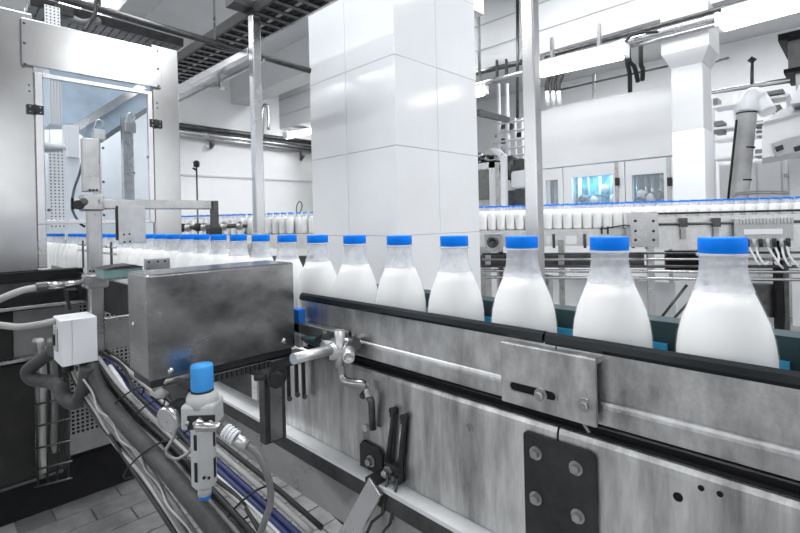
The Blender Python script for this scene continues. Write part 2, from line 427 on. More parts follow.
bolt(sp, yon(541, 395, .4692), (0, -1, 0), .0052, .007, 'steel')
bolt(sp, yon(585, 405, .4698), (0, -1, 0), .0050, .006, 'steel')
MB().bar(yon(581, 418, .478), yon(590, 432, .478), .004, .003).build('clip', 'steel', sp)
# black bolted plate
z0 = H - .50; k0 = yon(525, 432, .4895); k1 = yon(597, 452, .4895)
zt = yon(561, 441, .4895).z
b = MB(); n = 6; r_ = .008; pts = [(k0.x, z0), (k1.x, z0)]
for k in range(n + 1): t = math.pi / 2 * k / n; pts.append((k1.x - r_ + r_ * math.cos(t), zt - r_ + r_ * math.sin(t)))
for k in range(n + 1): t = math.pi / 2 + math.pi / 2 * k / n; pts.append((k0.x + r_ * .6 + r_ * .6 * math.cos(t), zt - r_ * .6 + r_ * .6 * math.sin(t)))
bp = b.prism(pts, 'y', .4845, .4895).build('bolted_plate', 'iron_black', cv, bevel=.0012)
for (x, y) in ((536, 453), (576, 468), (536, 498), (578, 516)): bolt(bp, yon(x, y, .4845), (0, -1, 0), .0052, .007, 'steel')
bolt(cv, yon(468, 428, .4895), (0, -1, 0), .0048, .006, 'steel')
for (x, y, r_) in ((678, 497, .0042), (701, 488, .0026), (720, 494, .0026)):
    MB().lathe([(r_, 0), (r_, .0006)], yon(x, y, .4894), (0, -1, 0), 14).build('drilled_hole', 'black_paint', cv)
# leaning support leg bolted on with a black lug
k0 = yon(362, 445, .4895); k1 = yon(385, 487, .4895)
lug = MB().prism([(k0.x, yon(372, 490, .486).z), (k1.x, yon(372, 490, .486).z), (k1.x, yon(372, 450, .486).z), (k1.x - .008, yon(372, 445, .486).z), (k0.x + .006, yon(372, 445, .486).z), (k0.x, yon(372, 449, .486).z)], 'y', .484, .4895).build('leg_lug', 'iron_black', cv, bevel=.001)
bolt(lug, yon(371, 461, .484), (0, -1, 0), .0062, .009, 'steel')
p0 = yon(376, 486, .458); p1 = yon(350, 533, .440)
MB().box((yon(371, 480, .47).x, .4585, yon(371, 484, .47).z), (yon(381, 480, .47).x, .484, yon(371, 474, .47).z)).build('leg_spacer', 'iron_black', cv); d = (p1 - p0); p2 = p0 + d * ((p0.z - 0) / (p0.z - p1.z)); p2.z = 0
MB().bar(p0, p2, .006, .032, up=(1, 0, 0)).build('support_leg', 'steel_bright', cv, bevel=.001)
for xx in (.45, -3.3):
    for yy in (.515, .575): MB().box((xx - .015, yy - .012, 0), (xx + .015, yy + .012, LZ + .01)).build('leg', 'steel', cv)
MB().box((-1.2, .50, LZ - .12), (-1.16, .60, BELT - .02)).build('cross_member', 'steel_dark', cv)

# ------------------------------------------------------------------ milk bottles
prof_out = [(.0, 0), (.034, 0), (.0400, .005), (.0417, .014), (.0420, .03), (.0420, .120), (.0418, .131), (.0400, .1455), (.0366, .160), (.0310, .1744), (.0250, .189), (.0207, .2034), (.0196, .213), (.0196, .2245)]
def make_bottle(seg, name, label, group):
    root = thing(name, label, 'bottle', (0, 0, 0), group)
    MB().lathe([q_ for q_ in prof_out if q_[1] < .19] , n=seg).build('bottle_shell', 'bottle_plastic', root).data.polygons[-1].use_smooth = True
    nk = MB(); nk.lathe([q_ for q_ in prof_out if q_[1] > .188], n=seg); nk.f = nk.f[:-2]; nk.sm = nk.sm[:-2]; nk.build('neck', 'bottle_neck', root)
    mp = [(max(0, r - .0014), z + (.0015 if z < .01 else 0)) for r, z in prof_out if z < .186]
    mp += [(.0232, .190), (.0, .190)]
    MB().lathe(mp, n=seg).build('milk', 'milk', root)
    MB().lathe([(.0205, .2215), (.0218, .2225), (.0218, .2245), (.0198, .2250)], n=seg).build('neck_ring', 'bottle_neck', root)
    MB().lathe([(.0199, .2252), (.0203, .2256), (.0203, .2385), (.0196, .2398), (.0, .2400)], n=max(seg * 2, 24), rib=.02).build('cap', 'cap_blue', root)
    return root
bot = make_bottle(40, 'milk_bottle', 'clear milk bottle with bright blue cap in the near conveyor row', 'milk bottles on the near conveyor')
def bottle_label(i):
    if i == 2: return 'clear blue capped milk bottle standing just above the slotted splice plate', 'milk bottles beside the guide rail'
    if i == 6: return 'clear blue capped milk bottle standing at the start of the black guide rail', 'milk bottles beside the guide rail'
    if i < 6: return 'clear milk bottle with bright blue cap on the open stretch of black guide rail', 'milk bottles beside the guide rail'
    if i == 7: return 'blue capped milk bottle half hidden by the end of the steel housing', 'milk bottles behind the steel housing'
    if i < 16: return 'blue capped milk bottle standing behind the top of the steel housing', 'milk bottles behind the steel housing'
    if i < 24: return 'blue capped milk bottle under the cross arm before the filler cabinet', 'milk bottles in front of the cabinet'
    return 'blue capped milk bottle inside the opening of the filler cabinet', 'milk bottles inside the cabinet'
xs = [722, 609, 521.5, 454, 399.2, 354.5, 317.5, 287, 260.7, 238.3, 218.6, 201.8, 187.4]
for i in range(-1, 33):
    X = OY(xs[i], 236, YB).x if 0 <= i < len(xs) else XB0 - PITCH * i
    if i >= len(xs): X += random.uniform(-.006, .006)
    o = bot if i == -1 else copy_root(bot, (0, 0, 0))
    o.location = (X, YB, BELT)
    o['label'], o['group'] = bottle_label(i)
    if i < 8: MB().box((X + .014, .5842, RZ - .036), (X + .044, .5888, RZ - .0185)).build('reflection_pad', 'cyan_strip', cv)  # cyan reflection beside the bottle base, put in as a coloured pad
    o.rotation_euler.z = random.uniform(0, 6)

# ================================================================== filler cabinet at the far end of the near conveyor
XC = -2.6
cab = thing('filler_cabinet', 'tall stainless filling machine cabinet with a glazed door', 'machine', (-3.0, .6, 0))
cz = lambda x, y: OX(x, y, XC).z
cy = lambda x, y=150: OX(x, y, XC).y
ZT = 2.255
# side panels, frame
yl1 = cy(35.5); yr0 = cy(154); yr1 = cy(180)
MB().box((XC - .045, -.25, cz(20, 272)), (XC, yl1, ZT)).build('side_panel', 'steel_brushed', cab, bevel=.004)
MB().box((XC - .045, yr0, 1.02), (XC, yr1, ZT - .01)).build('side_panel', 'steel_brushed', cab, bevel=.004)
MB().box((XC - .05, yl1 + .002, cz(44, 268)), (XC - .004, cy(45), cz(40, 72))).build('door_post', 'steel_bright', cab, bevel=.003)
hz1, hz0 = cz(90, 35), cz(90, 76)
hd = MB().box((XC, cy(20.5, 40), cz(90, 77)), (XC + .022, cy(160, 70), cz(90, 34.5))).build('header_panel', 'steel_brushed', cab, bevel=.002)
for (x, y) in ((24, 23), (24.5, 43), (25, 64), (157.5, 51), (158, 69), (158.5, 86)): screw(hd, OX(x, y, XC + .022), (1, 0, 0), .0055, 'steel_dark')
for (x, y) in ((29, 85), (29.5, 91), (157, 103), (157.3, 108)): screw(cab, OX(x, y, XC), (1, 0, 0), .004, 'steel_dark')
# glazed door
dz0, dz1 = 1.325, cz(40, 73)
dy0, dy1 = cy(36), cy(153)
door = MB()
fw_ = .028
door.box((XC - .012, dy0, dz0), (XC + .008, dy0 + fw_, dz1)).box((XC - .012, dy1 - fw_ * .8, dz0), (XC + .008, dy1, dz1))
door.box((XC - .012, dy0 + fw_, dz1 - .02), (XC + .008, dy1 - fw_ * .8, dz1)).box((XC - .012, dy0 + fw_, dz0), (XC + .008, dy1 - fw_ * .8, dz0 + .02))
door = door.build('door', 'steel_bright', cab, bevel=.002)
MB().box((XC - .004, dy0 + fw_ - .004, dz0 + .018), (XC, dy1 - fw_ * .8 + .004, dz1 - .018)).build('glass_pane', 'pane_blue', door)
for (x, y) in ((62, 80), (131, 90), (148, 157), (49, 210), (151, 209)): screw(door, OX(x, y, XC + .001), (1, 0, 0), .007, 'steel_dark', 'glazing_button')
for (x, y) in ((35, 110), (155.5, 124)):
    h_ = OX(x, y, XC); b = MB()
    b.box((XC, h_.y - .03, h_.z - .02), (XC + .012, h_.y - .004, h_.z + .02)).box((XC, h_.y + .004, h_.z - .02), (XC + .012, h_.y + .03, h_.z + .02)).tube([(XC + .012, h_.y, h_.z - .022), (XC + .012, h_.y, h_.z + .022)], .005, 8)
    hg = b.build('hinge', 'iron_black', door)
    for a_ in (-.018, .018):
        for c_ in (-.011, .011): screw(hg, (XC + .012, h_.y + a_, h_.z + c_), (1, 0, 0), .003)
# inside the cabinet: back wall panels, canopy, posts, perforated strips
XI = -3.75
ip = lambda x, y: OX(x, y, XI)
for x0, x1 in ((26, 50), (50.4, 78), (78.4, 101), (101.4, 128), (128.4, 152)):
    a_, b_ = ip(x0, 150), ip(x1, 150)
    MB().box((XI - .02, a_.y, 1.0), (XI, b_.y - .004, 2.25)).build('back_panel', 'pale_blue_panel', cab, bevel=.002)
for (x, y) in ((103, 148), (103.5, 182), (133, 132.5), (134, 173), (104, 215), (134, 212)): screw(cab, ip(x, y), (1, 0, 0), .009, 'iron_black')
# sloping canopy of the filler bowl seen through the glass
c0 = OX(62, 78, -3.05); c1 = OX(148, 96, -3.05)
can = MB().prism([(OX(50, 124, -3.1).y, OX(50, 124, -3.1).z), (OX(82, 124, -3.1).y, OX(82, 124, -3.1).z), (OX(100, 139, -3.1).y, OX(100, 139, -3.1).z), (OX(148, 108, -3.1).y, OX(148, 108, -3.1).z),
                  (OX(150, 85, -3.1).y, 2.2), (OX(50, 85, -3.1).y, 2.2)], 'x', -3.3, -3.1).build('canopy', 'blue_panel', cab, bevel=.004)
MB().bar(OX(72, 130, -3.08), OX(143, 86, -3.08), .03, .04).build('canopy_rib', 'steel_bright', cab)
MB().bar(OX(100, 141, -3.07), OX(148, 109, -3.07), .02, .025).build('canopy_edge', 'steel_dark', cab)
def post(x0, x1, y0, y1, X, material, nm='inner_post'):
    a_ = OX(x0, y1, X); b_ = OX(x1, y0, X)
    return MB().box((X - .04, a_.y, a_.z), (X, b_.y, b_.z)).build(nm, material, cab, bevel=.003)
post(66, 79, 126, 240, -3.02, 'pale_blue_panel'); post(125, 133, 117, 240, -3.02, 'steel'); post(96, 100, 138, 240, -3.02, 'steel')
post(67, 79, 126, 157, -3.0, 'white_plastic', 'inner_cover')
for x in (98, 129):
    k = OX(x, 128 if x > 110 else 135, -3.0)
    MB().box((k.x, k.y - .03, k.z - .03), (k.x + .03, k.y + .03, k.z + .03)).build('clamp_block', 'steel', cab, bevel=.004)
    MB().tube([k + Vector((.02, -.02, .03)), k + Vector((.03, -.01, .075)), k + Vector((.03, .02, .07)), k + Vector((.02, .02, .03))], .005, 8, spline=True).build('lifting_eye', 'steel_bright', cab)
def perforated(x0, x1, y0, y1, X, nm):
    a_ = OX(x0, y1, X); b_ = OX(x1, y0, X)
    pl = MB().box((X - .004, a_.y, a_.z), (X, b_.y, b_.z)).build(nm, 'white_plastic', cab)
    hb = MB(); nxh = 4; st = (b_.y - a_.y) / nxh; z = a_.z + st / 2
    while z < b_.z:
        for k in range(nxh): hb.box((X, a_.y + st * (k + .3), z - st * .2), (X + .001, a_.y + st * (k + .7), z + st * .2))
        z += st
    h_ = hb.build('perforation', 'dark_interior', pl); h_['kind'] = 'stuff'
perforated(50, 61, 79, 124, -2.95, 'perforated_strip'); perforated(50, 64, 151, 228, -2.95, 'perforated_strip')
perforated(45, 60, 8, 33, -2.85, 'perforated_strip')
MB().tube([OX(44, 146, -2.8), OX(65, 147, -2.8)], .018, 12).build('inner_pipe', 'white_plastic', cab)
MB().bar(OX(44, 151, -2.75), OX(62, 150, -2.75), .02, .012).build('inner_bracket', 'steel_dark', cab)
MB().tube([OX(84, 153, -2.9), OX(80, 172, -2.9), OX(74, 190, -2.9), OX(72, 208, -2.9), OX(79, 222, -2.9), OX(85, 227, -2.9)], .006, 8, spline=True).build('inner_cable', 'cable_dark', cab)
MB().box((XI, OX(30, 150, -2.65).y - .3, 2.22), (XC - .05, -.2, 2.25)).build('roof_sheet', 'steel', cab)
area('cabinet_lamp', (-3.3, .62, 2.2), .4, 4, sy=.15)
# machine bed: black beams and lower panels along the same front
def band(y0, y1, x0, x1, X, material, nm, d=.05):
    a_ = OX(0, y0, X); b_ = OX(0, y1, X)
    return MB().box((X - d, OX(x0, y0, X).y, b_.z), (X, OX(x1, y0, X).y, a_.z)).build(nm, material, cab, bevel=.002)
XM = XC + .03
band(274, 284, -40, 92, XM, 'black_paint', 'bed_beam', .08)
band(284, 298, -40, 92, XC - .02, 'steel_dark', 'bed_panel')
band(298, 308, -40, 100, XM, 'black_paint', 'bed_beam', .08)
band(309, 312.5, -40, 100, XM + .012, 'steel', 'bed_trim')
band(313, 362, -40, 12, XC - .02, 'machine_base', 'base_panel'); band(313, 362, 12.6, 80, XC - .03, 'guard_grey', 'base_panel')
band(362.5, 366, -40, 62, XM, 'steel', 'bed_trim')
band(367, 490, -40, 66, XC + .01, 'machine_base', 'base_panel')
band(490, 493, -40, 64, XM, 'steel_dark', 'bed_trim')
MB().box((XC - .9, -.2, 0), (XC - .12, .9, cz(0, 494))).build('plinth', 'black_paint', cab)
MB().box((XC - .9, -.2, .4), (XC - .06, .42, 1.0)).build('base_body', 'machine_base', cab)
MB().box((XC - 1.1, .45, .35), (XC - .06, .95, .88)).build('base_body', 'machine_base', cab)
# perforated guard sheet
gy0, gy1 = OX(67, 440, XC).y, OX(150, 400, XC).y
gz0, gz1 = OX(90, 449, XC).z, 1.02
gz2 = OX(90, 430, XC).z
st = .0185; hb = MB(); n_y = int((gy1 - gy0 - .03) / st); n_z = int((gz1 - gz2 - .03) / st); X = XC + .004
oy = gy0 + .015; oz = gz2
for i in range(n_y):
    for j in range(n_z):
        y, z = oy + i * st, oz + j * st; h_ = .0055; c_ = st / 2
        p = [(X, y, z), (X, y + st, z), (X, y + st, z + st), (X, y, z + st), (X, y + c_ - h_, z + c_ - h_), (X, y + c_ + h_, z + c_ - h_), (X, y + c_ + h_, z + c_ + h_), (X, y + c_ - h_, z + c_ + h_)]
        hb.add(p, [(0, 1, 5, 4), (1, 2, 6, 5), (2, 3, 7, 6), (3, 0, 4, 7)])
gd = hb.build('guard_mesh', 'guard_grey', cab); gd['kind'] = 'stuff'
b = MB().box((X - .002, gy0, gz0), (X + .003, gy1, gz2)).box((X - .002, gy0, oz + n_z * st), (X + .003, gy1, gz1 + .01)).box((X - .002, gy0, gz2), (X + .003, oy, gz1)).box((X - .002, oy + n_y * st, gz2), (X + .003, gy1, gz1))
b.build('guard_frame', 'guard_grey', cab)
MB().box((XC - .055, gy0, gz2), (XC - .05, gy1, gz1)).build('guard_backing', 'black_paint', cab)

# ================================================================== stand with cross arm in front of the cabinet
XA = -1.4
ax_ = lambda x, y, X=XA: OX(x, y, X)
st_ = thing('bracket_stand', 'stainless post with cross arm reaching over the bottle row', 'stand', (XA, ax_(95, 300).y, 0))
a_ = ax_(82.5, 300); b_ = ax_(97, 139)
MB().box((XA - .02, a_.y + .007, ax_(95, 192).z), (XA + .006, b_.y + .004, b_.z)).build('upper_post', 'steel', st_, bevel=.002)
lo = MB().box((XA - .016, ax_(89, 300).y, ax_(95, 366).z), (XA + .012, ax_(103, 300).y, ax_(95, 205).z)).build('post', 'steel', st_, bevel=.003)
arm0 = ax_(66, 204); arm1 = ax_(217, 201)
MB().box((XA - .012, arm0.y + .01, arm0.z - .013), (XA + .012, ax_(210, 201).y, arm0.z + .013)).build('cross_arm', 'steel', st_, bevel=.003)
MB().box((XA + .012, arm0.y + .008, arm0.z - .014), (XA + .013, arm0.y + .014, arm0.z + .014)).build('arm_end_cap', 'black_paint', st_)
cl = MB().box((XA - .02, ax_(80, 204).y, ax_(90, 211).z), (XA + .026, ax_(102, 204).y, ax_(90, 195).z)).build('clamp', 'steel', st_, bevel=.004)
bolt(cl, ax_(83.5, 202, XA + .026), (1, 0, 0), .007, .008, 'steel_dark'); bolt(cl, ax_(101, 201, XA + .026), (1, 0, 0), .006, .006, 'steel')
MB().lathe([(.011, 0), (.011, .014)], ax_(80, 205, XA + .02), (1, -.6, 0), 12).build('knob', 'iron_black', cl)
ag = ax_(211, 201); MB().box((XA - .012, ag.y, ag.z - .085), (XA + .012, ag.y + .018, arm0.z + .013)).build('arm_drop', 'steel_dark', st_, bevel=.002)
MB().box((XA - .016, ag.y - .012, ag.z - .105), (XA + .016, ag.y + .026, ag.z - .08)).build('foot_clamp', 'iron_black', st_, bevel=.003)
pl0 = ax_(117, 244, XA + .016); pl1 = ax_(145, 206, XA + .016)
hp = MB().box((XA + .013, pl0.y + .004, pl0.z), (XA + .017, pl1.y, pl1.z)).build('hanging_plate', 'steel', st_, bevel=.001)
MB().box((XA + .005, pl0.y, pl0.z + .01), (XA + .0125, pl0.y + .006, pl1.z)).build('plate_edge', 'iron_black', hp)
for (x, y) in ((124, 234.5), (129.5, 234), (124.5, 242), (130, 241.5)): screw(hp, ax_(x, y, XA + .017), (1, 0, 0), .0025, 'iron_black')
for y in (190, 271):
    for x in (90, 93.5, 97): screw(st_, ax_(x, y, XA + .012), (1, 0, 0), .0028, 'iron_black')
c2 = ax_(94, 281)
cl2 = MB().box((XA - .022, ax_(83, 281).y, ax_(90, 288).z), (XA + .03, ax_(106, 281).y, ax_(90, 274).z)).build('clamp', 'steel', st_, bevel=.005)
bolt(cl2, ax_(88, 281, XA + .03), (1, 0, 0), .008, .006); bolt(cl2, ax_(101, 279, XA + .03), (1, 0, 0), .007, .006)
MB().tube([ax_(57, 285), ax_(84, 281.5)], .006, 10).build('cross_rod', 'steel_bright', st_)
MB().tube([ax_(105, 280), ax_(133, 275)], .006, 10).build('cross_rod', 'steel_bright', st_)
MB().tube([ax_(46, 286), ax_(64, 284.5)], .009, 10).build('gland', 'steel', st_)
MB().tube([ax_(36, 287.5), ax_(47, 286)], .011, 8, smooth=False).build('gland_nut', 'steel_dark', st_)
MB().box((XA - .03, ax_(90, 318).y, ax_(115, 350).z), (XA - .016, .4872, ax_(115, 318).z)).build('foot_plate', 'steel', st_, bevel=.001)

# grey hoses from the left edge
def cable(nm, pts, r, material, label, cat='cable', group=None, n=8):
    o = MB().tube(pts, r, n, spline=True).build(nm, material)
    return tag(o, label, cat, group)
cable('hose', [OX(-40, 320, -1.45), OX(-10, 304, -1.43), OX(10, 295, -1.4), OX(24, 290, XA), OX(37, 287.5, XA)], .008, 'cable_light', 'light grey hose ending in the metal gland beside the post')
cable('hose', [OX(-40, 326, -1.45), OX(-5, 325, -1.45), OX(18, 327, -1.42), OX(36, 325, -1.4), OX(55, 321, -1.4)], .008, 'cable_light', 'light grey hose entering the side of the white junction box')

# white junction box
XJB = -1.33
jb0 = OX(61, 322, XJB); jb1 = OX(98.5, 359.5, XJB); jl = OX(49.5, 314, XJB - .12)
jz1 = OX(79, 318.6, XJB).z; jz0 = OX(80, 364.5, XJB).z
jb = thing('junction_box', 'small white plastic junction box with cable glands under it', 'junction box', ((XJB - .05), (jb0.y + jb1.y) / 2, jz0))
MB().box((XJB - .10, jb0.y, jz0), (XJB - .004, jb1.y, jz1)).build('body', 'white_plastic', jb, bevel=.003)
MB().box((XJB - .004, jb0.y + .022, jz0 + .001), (XJB - .001, jb1.y - .001, jz1 - .001)).build('lid', 'white_plastic', jb, bevel=.001)
MB().box((XJB - .004, jb0.y + .001, jz0 + .001), (XJB - .001, jb0.y + .020, jz1 - .001)).build('lid', 'white_plastic', jb, bevel=.001)
MB().box((XJB - .075, jb0.y - .004, jz0 + .03), (XJB - .04, jb0.y, jz0 + .085)).build('socket_cover', 'grey_plastic', jb, bevel=.002)
MB().box((XJB - .066, jb0.y - .008, jz0 + .045), (XJB - .05, jb0.y - .004, jz0 + .07)).build('switch', 'iron_black', jb)
for k in (.02, .055): MB().lathe([(.012, -.022), (.012, 0)], (XJB - .05, jb0.y + k, jz0), (0, 0, 1), 12).build('cable_gland', 'cable_dark', jb)
MB().box((XJB - .10, jb1.y, jz0 + .02), (XJB - .09, ax_(97, 330).y + .02, jz0 + .08)).build('mounting_tab', 'steel', jb)
sb = OX(84, 300, -1.38)
cable('sensor_lead', [OX(65, 289, -1.37), OX(66.5, 296, -1.37), OX(69, 305, -1.37), OX(70, 310, -1.37)], .004, 'cable_dark', 'thin dark sensor lead above the white junction box')

# conduits looping under the junction box
def dpts(l): return [D(x, y, z) for x, y, z in l]
cable('conduit', dpts([(52, 352, 1.20), (38, 362, 1.2), (28, 371, 1.2), (33, 379, 1.2), (50, 382, 1.19), (60, 388, 1.17), (67, 400, 1.15), (77, 402, 1.13), (84, 388, 1.12), (88, 368, 1.12)]), .0165, 'conduit', 'thick dark flexible conduit looping in a bend below the white box', 'conduit', n=12)
big = cable('conduit', dpts([(92, 366, 1.14), (95, 378, 1.12), (102, 394, 1.09), (115, 412, 1.04), (135, 434, .98), (160, 462, .91), (190, 498, .83), (222, 538, .77), (250, 575, .72)]), .0155, 'conduit', 'thickest dark conduit running straight along the cable bundle', 'conduit', n=12)

# bundle of cables running along below the box
paths = [
 ('cable', .0052, 'cable_light', 'pale grey cable on the floor side of the dark conduit', -13, 0),
 ('cable', .0052, 'cable_grey', 'mid grey cable lying against the dark conduit', -21, 3),
 ('cable', .0046, 'cable_light', 'pale grey outermost cable of the bundle with wavy run', -28, 6),
 ('cable', .0042, 'cable_dark', 'thin black outermost cable of the bundle', -35, 3),
]
base = [(70, 352, 1.19), (88, 384, 1.14), (108, 410, 1.07), (130, 434, 1.0), (155, 464, .93), (182, 500, .85), (212, 540, .79), (240, 575, .74)]
for nm, r, mt, lb, off, jit in paths:
    pts = []
    for k, (x, y, z) in enumerate(base):
        t = .25 + .75 * k / (len(base) - 1)
        pts.append(D(x + off * t * .8 + random.uniform(-1, 1) * jit * .4, y - off * t * .45 + random.uniform(-1, 1) * jit * .4, z))
    cable(nm, pts, r, mt, lb, group='loose cables of the bundle')
upper = [
 ('cable_dark', .0050, 'black cable between the dark conduit and the blue cables', [(97, 362, 1.15), (115, 388, 1.1), (140, 416, 1.03), (170, 444, .95), (205, 482, .86), (245, 525, .78), (275, 560, .73)]),
 ('cable_light', .0055, 'pale cable running just beside the blue cables', [(98, 358, 1.16), (118, 384, 1.11), (145, 411, 1.04), (175, 440, .96), (210, 474, .88), (250, 512, .80), (290, 552, .74)]),
 ('cable_blue', .0062, 'dark blue cable in the middle of the bundle', [(104, 360, 1.17), (122, 381, 1.12), (148, 405, 1.05), (180, 434, .97), (215, 468, .89), (255, 505, .82), (300, 548, .75)]),
 ('cable_blue', .0058, 'dark blue cable beside the striped pale cable', [(108, 361, 1.18), (126, 380, 1.13), (152, 403, 1.06), (184, 431, .98), (220, 464, .9), (260, 500, .83), (305, 541, .76)]),
 ('cable_white', .0048, 'thin white cable crossing the blue cables', [(110, 366, 1.15), (130, 392, 1.09), (156, 414, 1.03), (186, 447, .95), (218, 478, .87), (258, 515, .80), (300, 556, .74)]),
 ('cable_light', .0055, 'pale grey cable on the conveyor side of the blue cables', [(112, 355, 1.19), (132, 374, 1.14), (160, 399, 1.07), (190, 427, .99), (225, 457, .91), (266, 492, .84), (312, 533, .77)]),
 ('cable_dark', .0045, 'black cable outermost on the conveyor side of the bundle', [(106, 350, 1.2), (134, 370, 1.15), (164, 396, 1.08), (194, 422, 1.0), (232, 452, .92), (274, 486, .85), (322, 528, .78)]),
]
upper += [
 ('cable_dark', .0060, 'fat black cable in the shadow under the blue cables', [(92, 356, 1.2), (112, 388, 1.14), (138, 420, 1.06), (168, 450, .98), (202, 488, .89), (240, 530, .8), (265, 560, .75)]),
 ('cable_grey', .0050, 'mid grey cable woven between the dark conduit and black cables', [(90, 360, 1.17), (110, 394, 1.1), (130, 420, 1.03), (166, 452, .95), (196, 486, .87), (236, 532, .78), (256, 560, .74)]),
 ('cable_light', .0024, 'thin pale twisted wire along the floor side of the conduit', [(78, 372, 1.12), (92, 392, 1.08), (98, 410, 1.04), (112, 420, 1.02), (120, 440, .98), (138, 452, .95), (146, 470, .92), (160, 486, .88), (168, 506, .84), (190, 530, .80), (205, 560, .76)]),
 ('cable_dark', .0040, 'thin black wire looping over the top of the cable bundle', [(100, 352, 1.18), (122, 366, 1.14), (134, 390, 1.07), (152, 408, 1.01), (168, 420, .98), (190, 445, .93), (206, 470, .88), (240, 500, .82), (262, 535, .76)]),
]
for mt, r, lb, pts in upper: cable('cable', dpts(pts), r, mt, lb, group='loose cables of the bundle')
def tie(x, y, z, rx, lb):
    c = D(x, y, z); d_ = (D(x + 20, y + 22, z - .06) - D(x - 20, y - 22, z + .06)).normalized()
    side = (D(x + 10, y - 9, z) - D(x - 10, y + 9, z)).normalized()
    up_ = side.cross(d_).normalized(); b = MB(); pts = []
    for k in range(17): t = 2 * math.pi * k / 16; pts.append(c + side * rx * math.cos(t) + up_ * .02 * math.sin(t))
    b.tube(pts, .0018, 6, cap=False).build('', 'cable_dark')
    o = COL.objects[-1]; o.name = 'cable_tie'; o.data.name = 'cable_tie'
    return tag(o, lb, 'cable tie', 'cable ties on the bundle')
for (x, y, z, rx) in ((126, 402, 1.06, .05), (148, 412, 1.03, .045), (186, 440, .97, .05), (146, 460, .93, .055), (250, 505, .82, .05)): tie(x, y, z, rx, 'thin black cable tie looped around the cable bundle')
cable('signal_lead', dpts([(178, 425, .9), (172, 440, .9), (166, 452, .9), (176, 459, .9), (188, 453, .9), (192, 447, .9)]), .003, 'cable_light', 'thin pale lead hanging in a loop behind the pressure regulator')

# wire basket tray with hanging cables on the base of the cabinet
wt = thing('wire_tray', 'upright wire basket cable tray on the dark machine base', 'cable tray', D(52, 480, 2.0))
b = MB()
for x in (36, 47, 58, 70): b.tube([D(x - 2, 345, 1.95), D(x, 400, 1.95), D(x + (53 - x) * .12, 487 - (x - 36) * .25, 1.95)], .004, 6)
b.build('upright_wires', 'steel_dark', wt)
for y in (382, 402, 424, 446, 467, 484): MB().tube([D(35, y + 3, 1.94), D(72, y - 6, 1.94)], .004, 6).build('cross_wire', 'steel_dark', wt)
for k, (x, mt) in enumerate(((39, 'cable_grey'), (43, 'cable_light'), (54, 'cable_grey'), (66, 'cable_dark'))):
    e_ = (452 if k == 2 else 478 - k * 6)
    cable('hanging_cable', dpts([(x - 3, 340, 1.85), (x, 370, 1.92), (x + 1, 410, 1.97), (x, 440, 1.97), (x + 2, e_, 1.97)]), .013 if k < 3 else .010, mt, ['mid grey cable hanging at the edge of the wire tray', 'pale grey cable hanging in the wire tray', 'shorter grey cable hanging mid tray', 'dark cable hanging at the inner edge of the tray'][k])

# ================================================================== stainless sensor housing
XH = -.70
hb_ = thing('sensor_housing', 'smudged stainless steel box mounted beside the conveyor', 'housing', (XH - .04, .35, OX(152, 381, XH).z))
A0 = OX(147, 278, XH); B0 = OX(293.5, 260, XH); A1 = OX(153, 382, XH); B1 = OX(297, 347, XH)
X2 = OY(127, 274, A0.y).x
zt_a, zt_b = (A0.z, B0.z); yb0, yb1 = A0.y, B0.y
ztp = (A0.z + B0.z) / 2; zbt = (A1.z + B1.z) / 2
MB().box((X2, yb0, zbt), (XH, yb1, ztp)).build('housing_shell', 'steel_smudged', hb_, bevel=.0035, seg=3)
for (x, y) in ((171, 371), (284, 341)): screw(hb_, OX(x, y, XH), (1, 0, 0), .005, 'steel_bright', 'dome_screw')
sd = OY(134, 324, yb0); screw(hb_, sd, (0, -1, 0), .0035, 'steel_bright', 'dome_screw')
MB().box((X2 + .006, yb0 + .004, zbt - .012), (XH - .008, yb1 - .002, zbt)).build('base_rail', 'iron_black', hb_, bevel=.002)
MB().box((XH - .03, yb0 + .06, zbt - .024), (XH - .004, yb1 + .01, zbt - .012)).build('toothed_rail', 'steel_dark', hb_, bevel=.001)
k = MB(); y = yb0 + .07
while y < yb1 - .05: k.box((XH - .004, y, zbt - .023), (XH - .0015, y + .004, zbt - .013)); y += .008
k.build('rail_teeth', 'iron_black', hb_)
MB().tube([OX(152, 388, XH - .02), OX(166, 380, XH - .015), OX(192, 374, XH - .01)], .0085, 12).build('air_tube', 'steel', hb_)
MB().lathe([(.0, .012), (.010, .009), (.013, 0), (.0, -.002)], OX(160, 390, XH - .02), (.3, -.6, -.7), 14).build('tube_cap', 'pale_plastic', hb_)
# hanging adjuster below the housing
kn = OX(277, 378, XH + .0)
kb = MB().lathe([(.0, -.012), (.013, -.012), (.0155, -.006), (.0155, .010), (.012, .014), (0, .014)], kn, (.8, -.6, 0), 8, smooth=False).build('hex_knob', 'iron_black', hb_, bevel=.001)
MB().box((kn.x - .03, kn.y - .012, zbt - .05), (kn.x - .002, kn.y + .02, zbt - .012)).build('clamp_block', 'steel_dark', hb_, bevel=.003)
MB().tube([OX(255, 378, XH), OX(266, 377, XH)], .005, 8).build('stud', 'iron_black', hb_)
a_ = OX(266, 446, XH - .01); b_ = OX(286, 390, XH - .01)
MB().box((XH - .03, a_.y, a_.z), (XH - .012, b_.y, kn.z)).build('adjuster_post', 'steel_dark', hb_, bevel=.001)
MB().box((XH - .0118, a_.y + .009, a_.z + .004), (XH - .009, b_.y - .009, kn.z - .01)).build('adjuster_slot', 'steel', hb_)
for (x, y0, y1) in ((288, 366, 398), (296, 362, 394), (303, 362, 396)):
    p_ = OX(x, y0, XH - .03); q_ = OX(x + 1, y1, XH - .03)
    MB().bar(p_, q_, .006, .004, up=(1, 0, 0)).build('clamp_strap', 'iron_black', hb_)
    MB().lathe([(.0045, 0), (.0045, .006)], q_, (1, -.3, 0), 8).build('strap_nut', 'steel_dark', hb_)
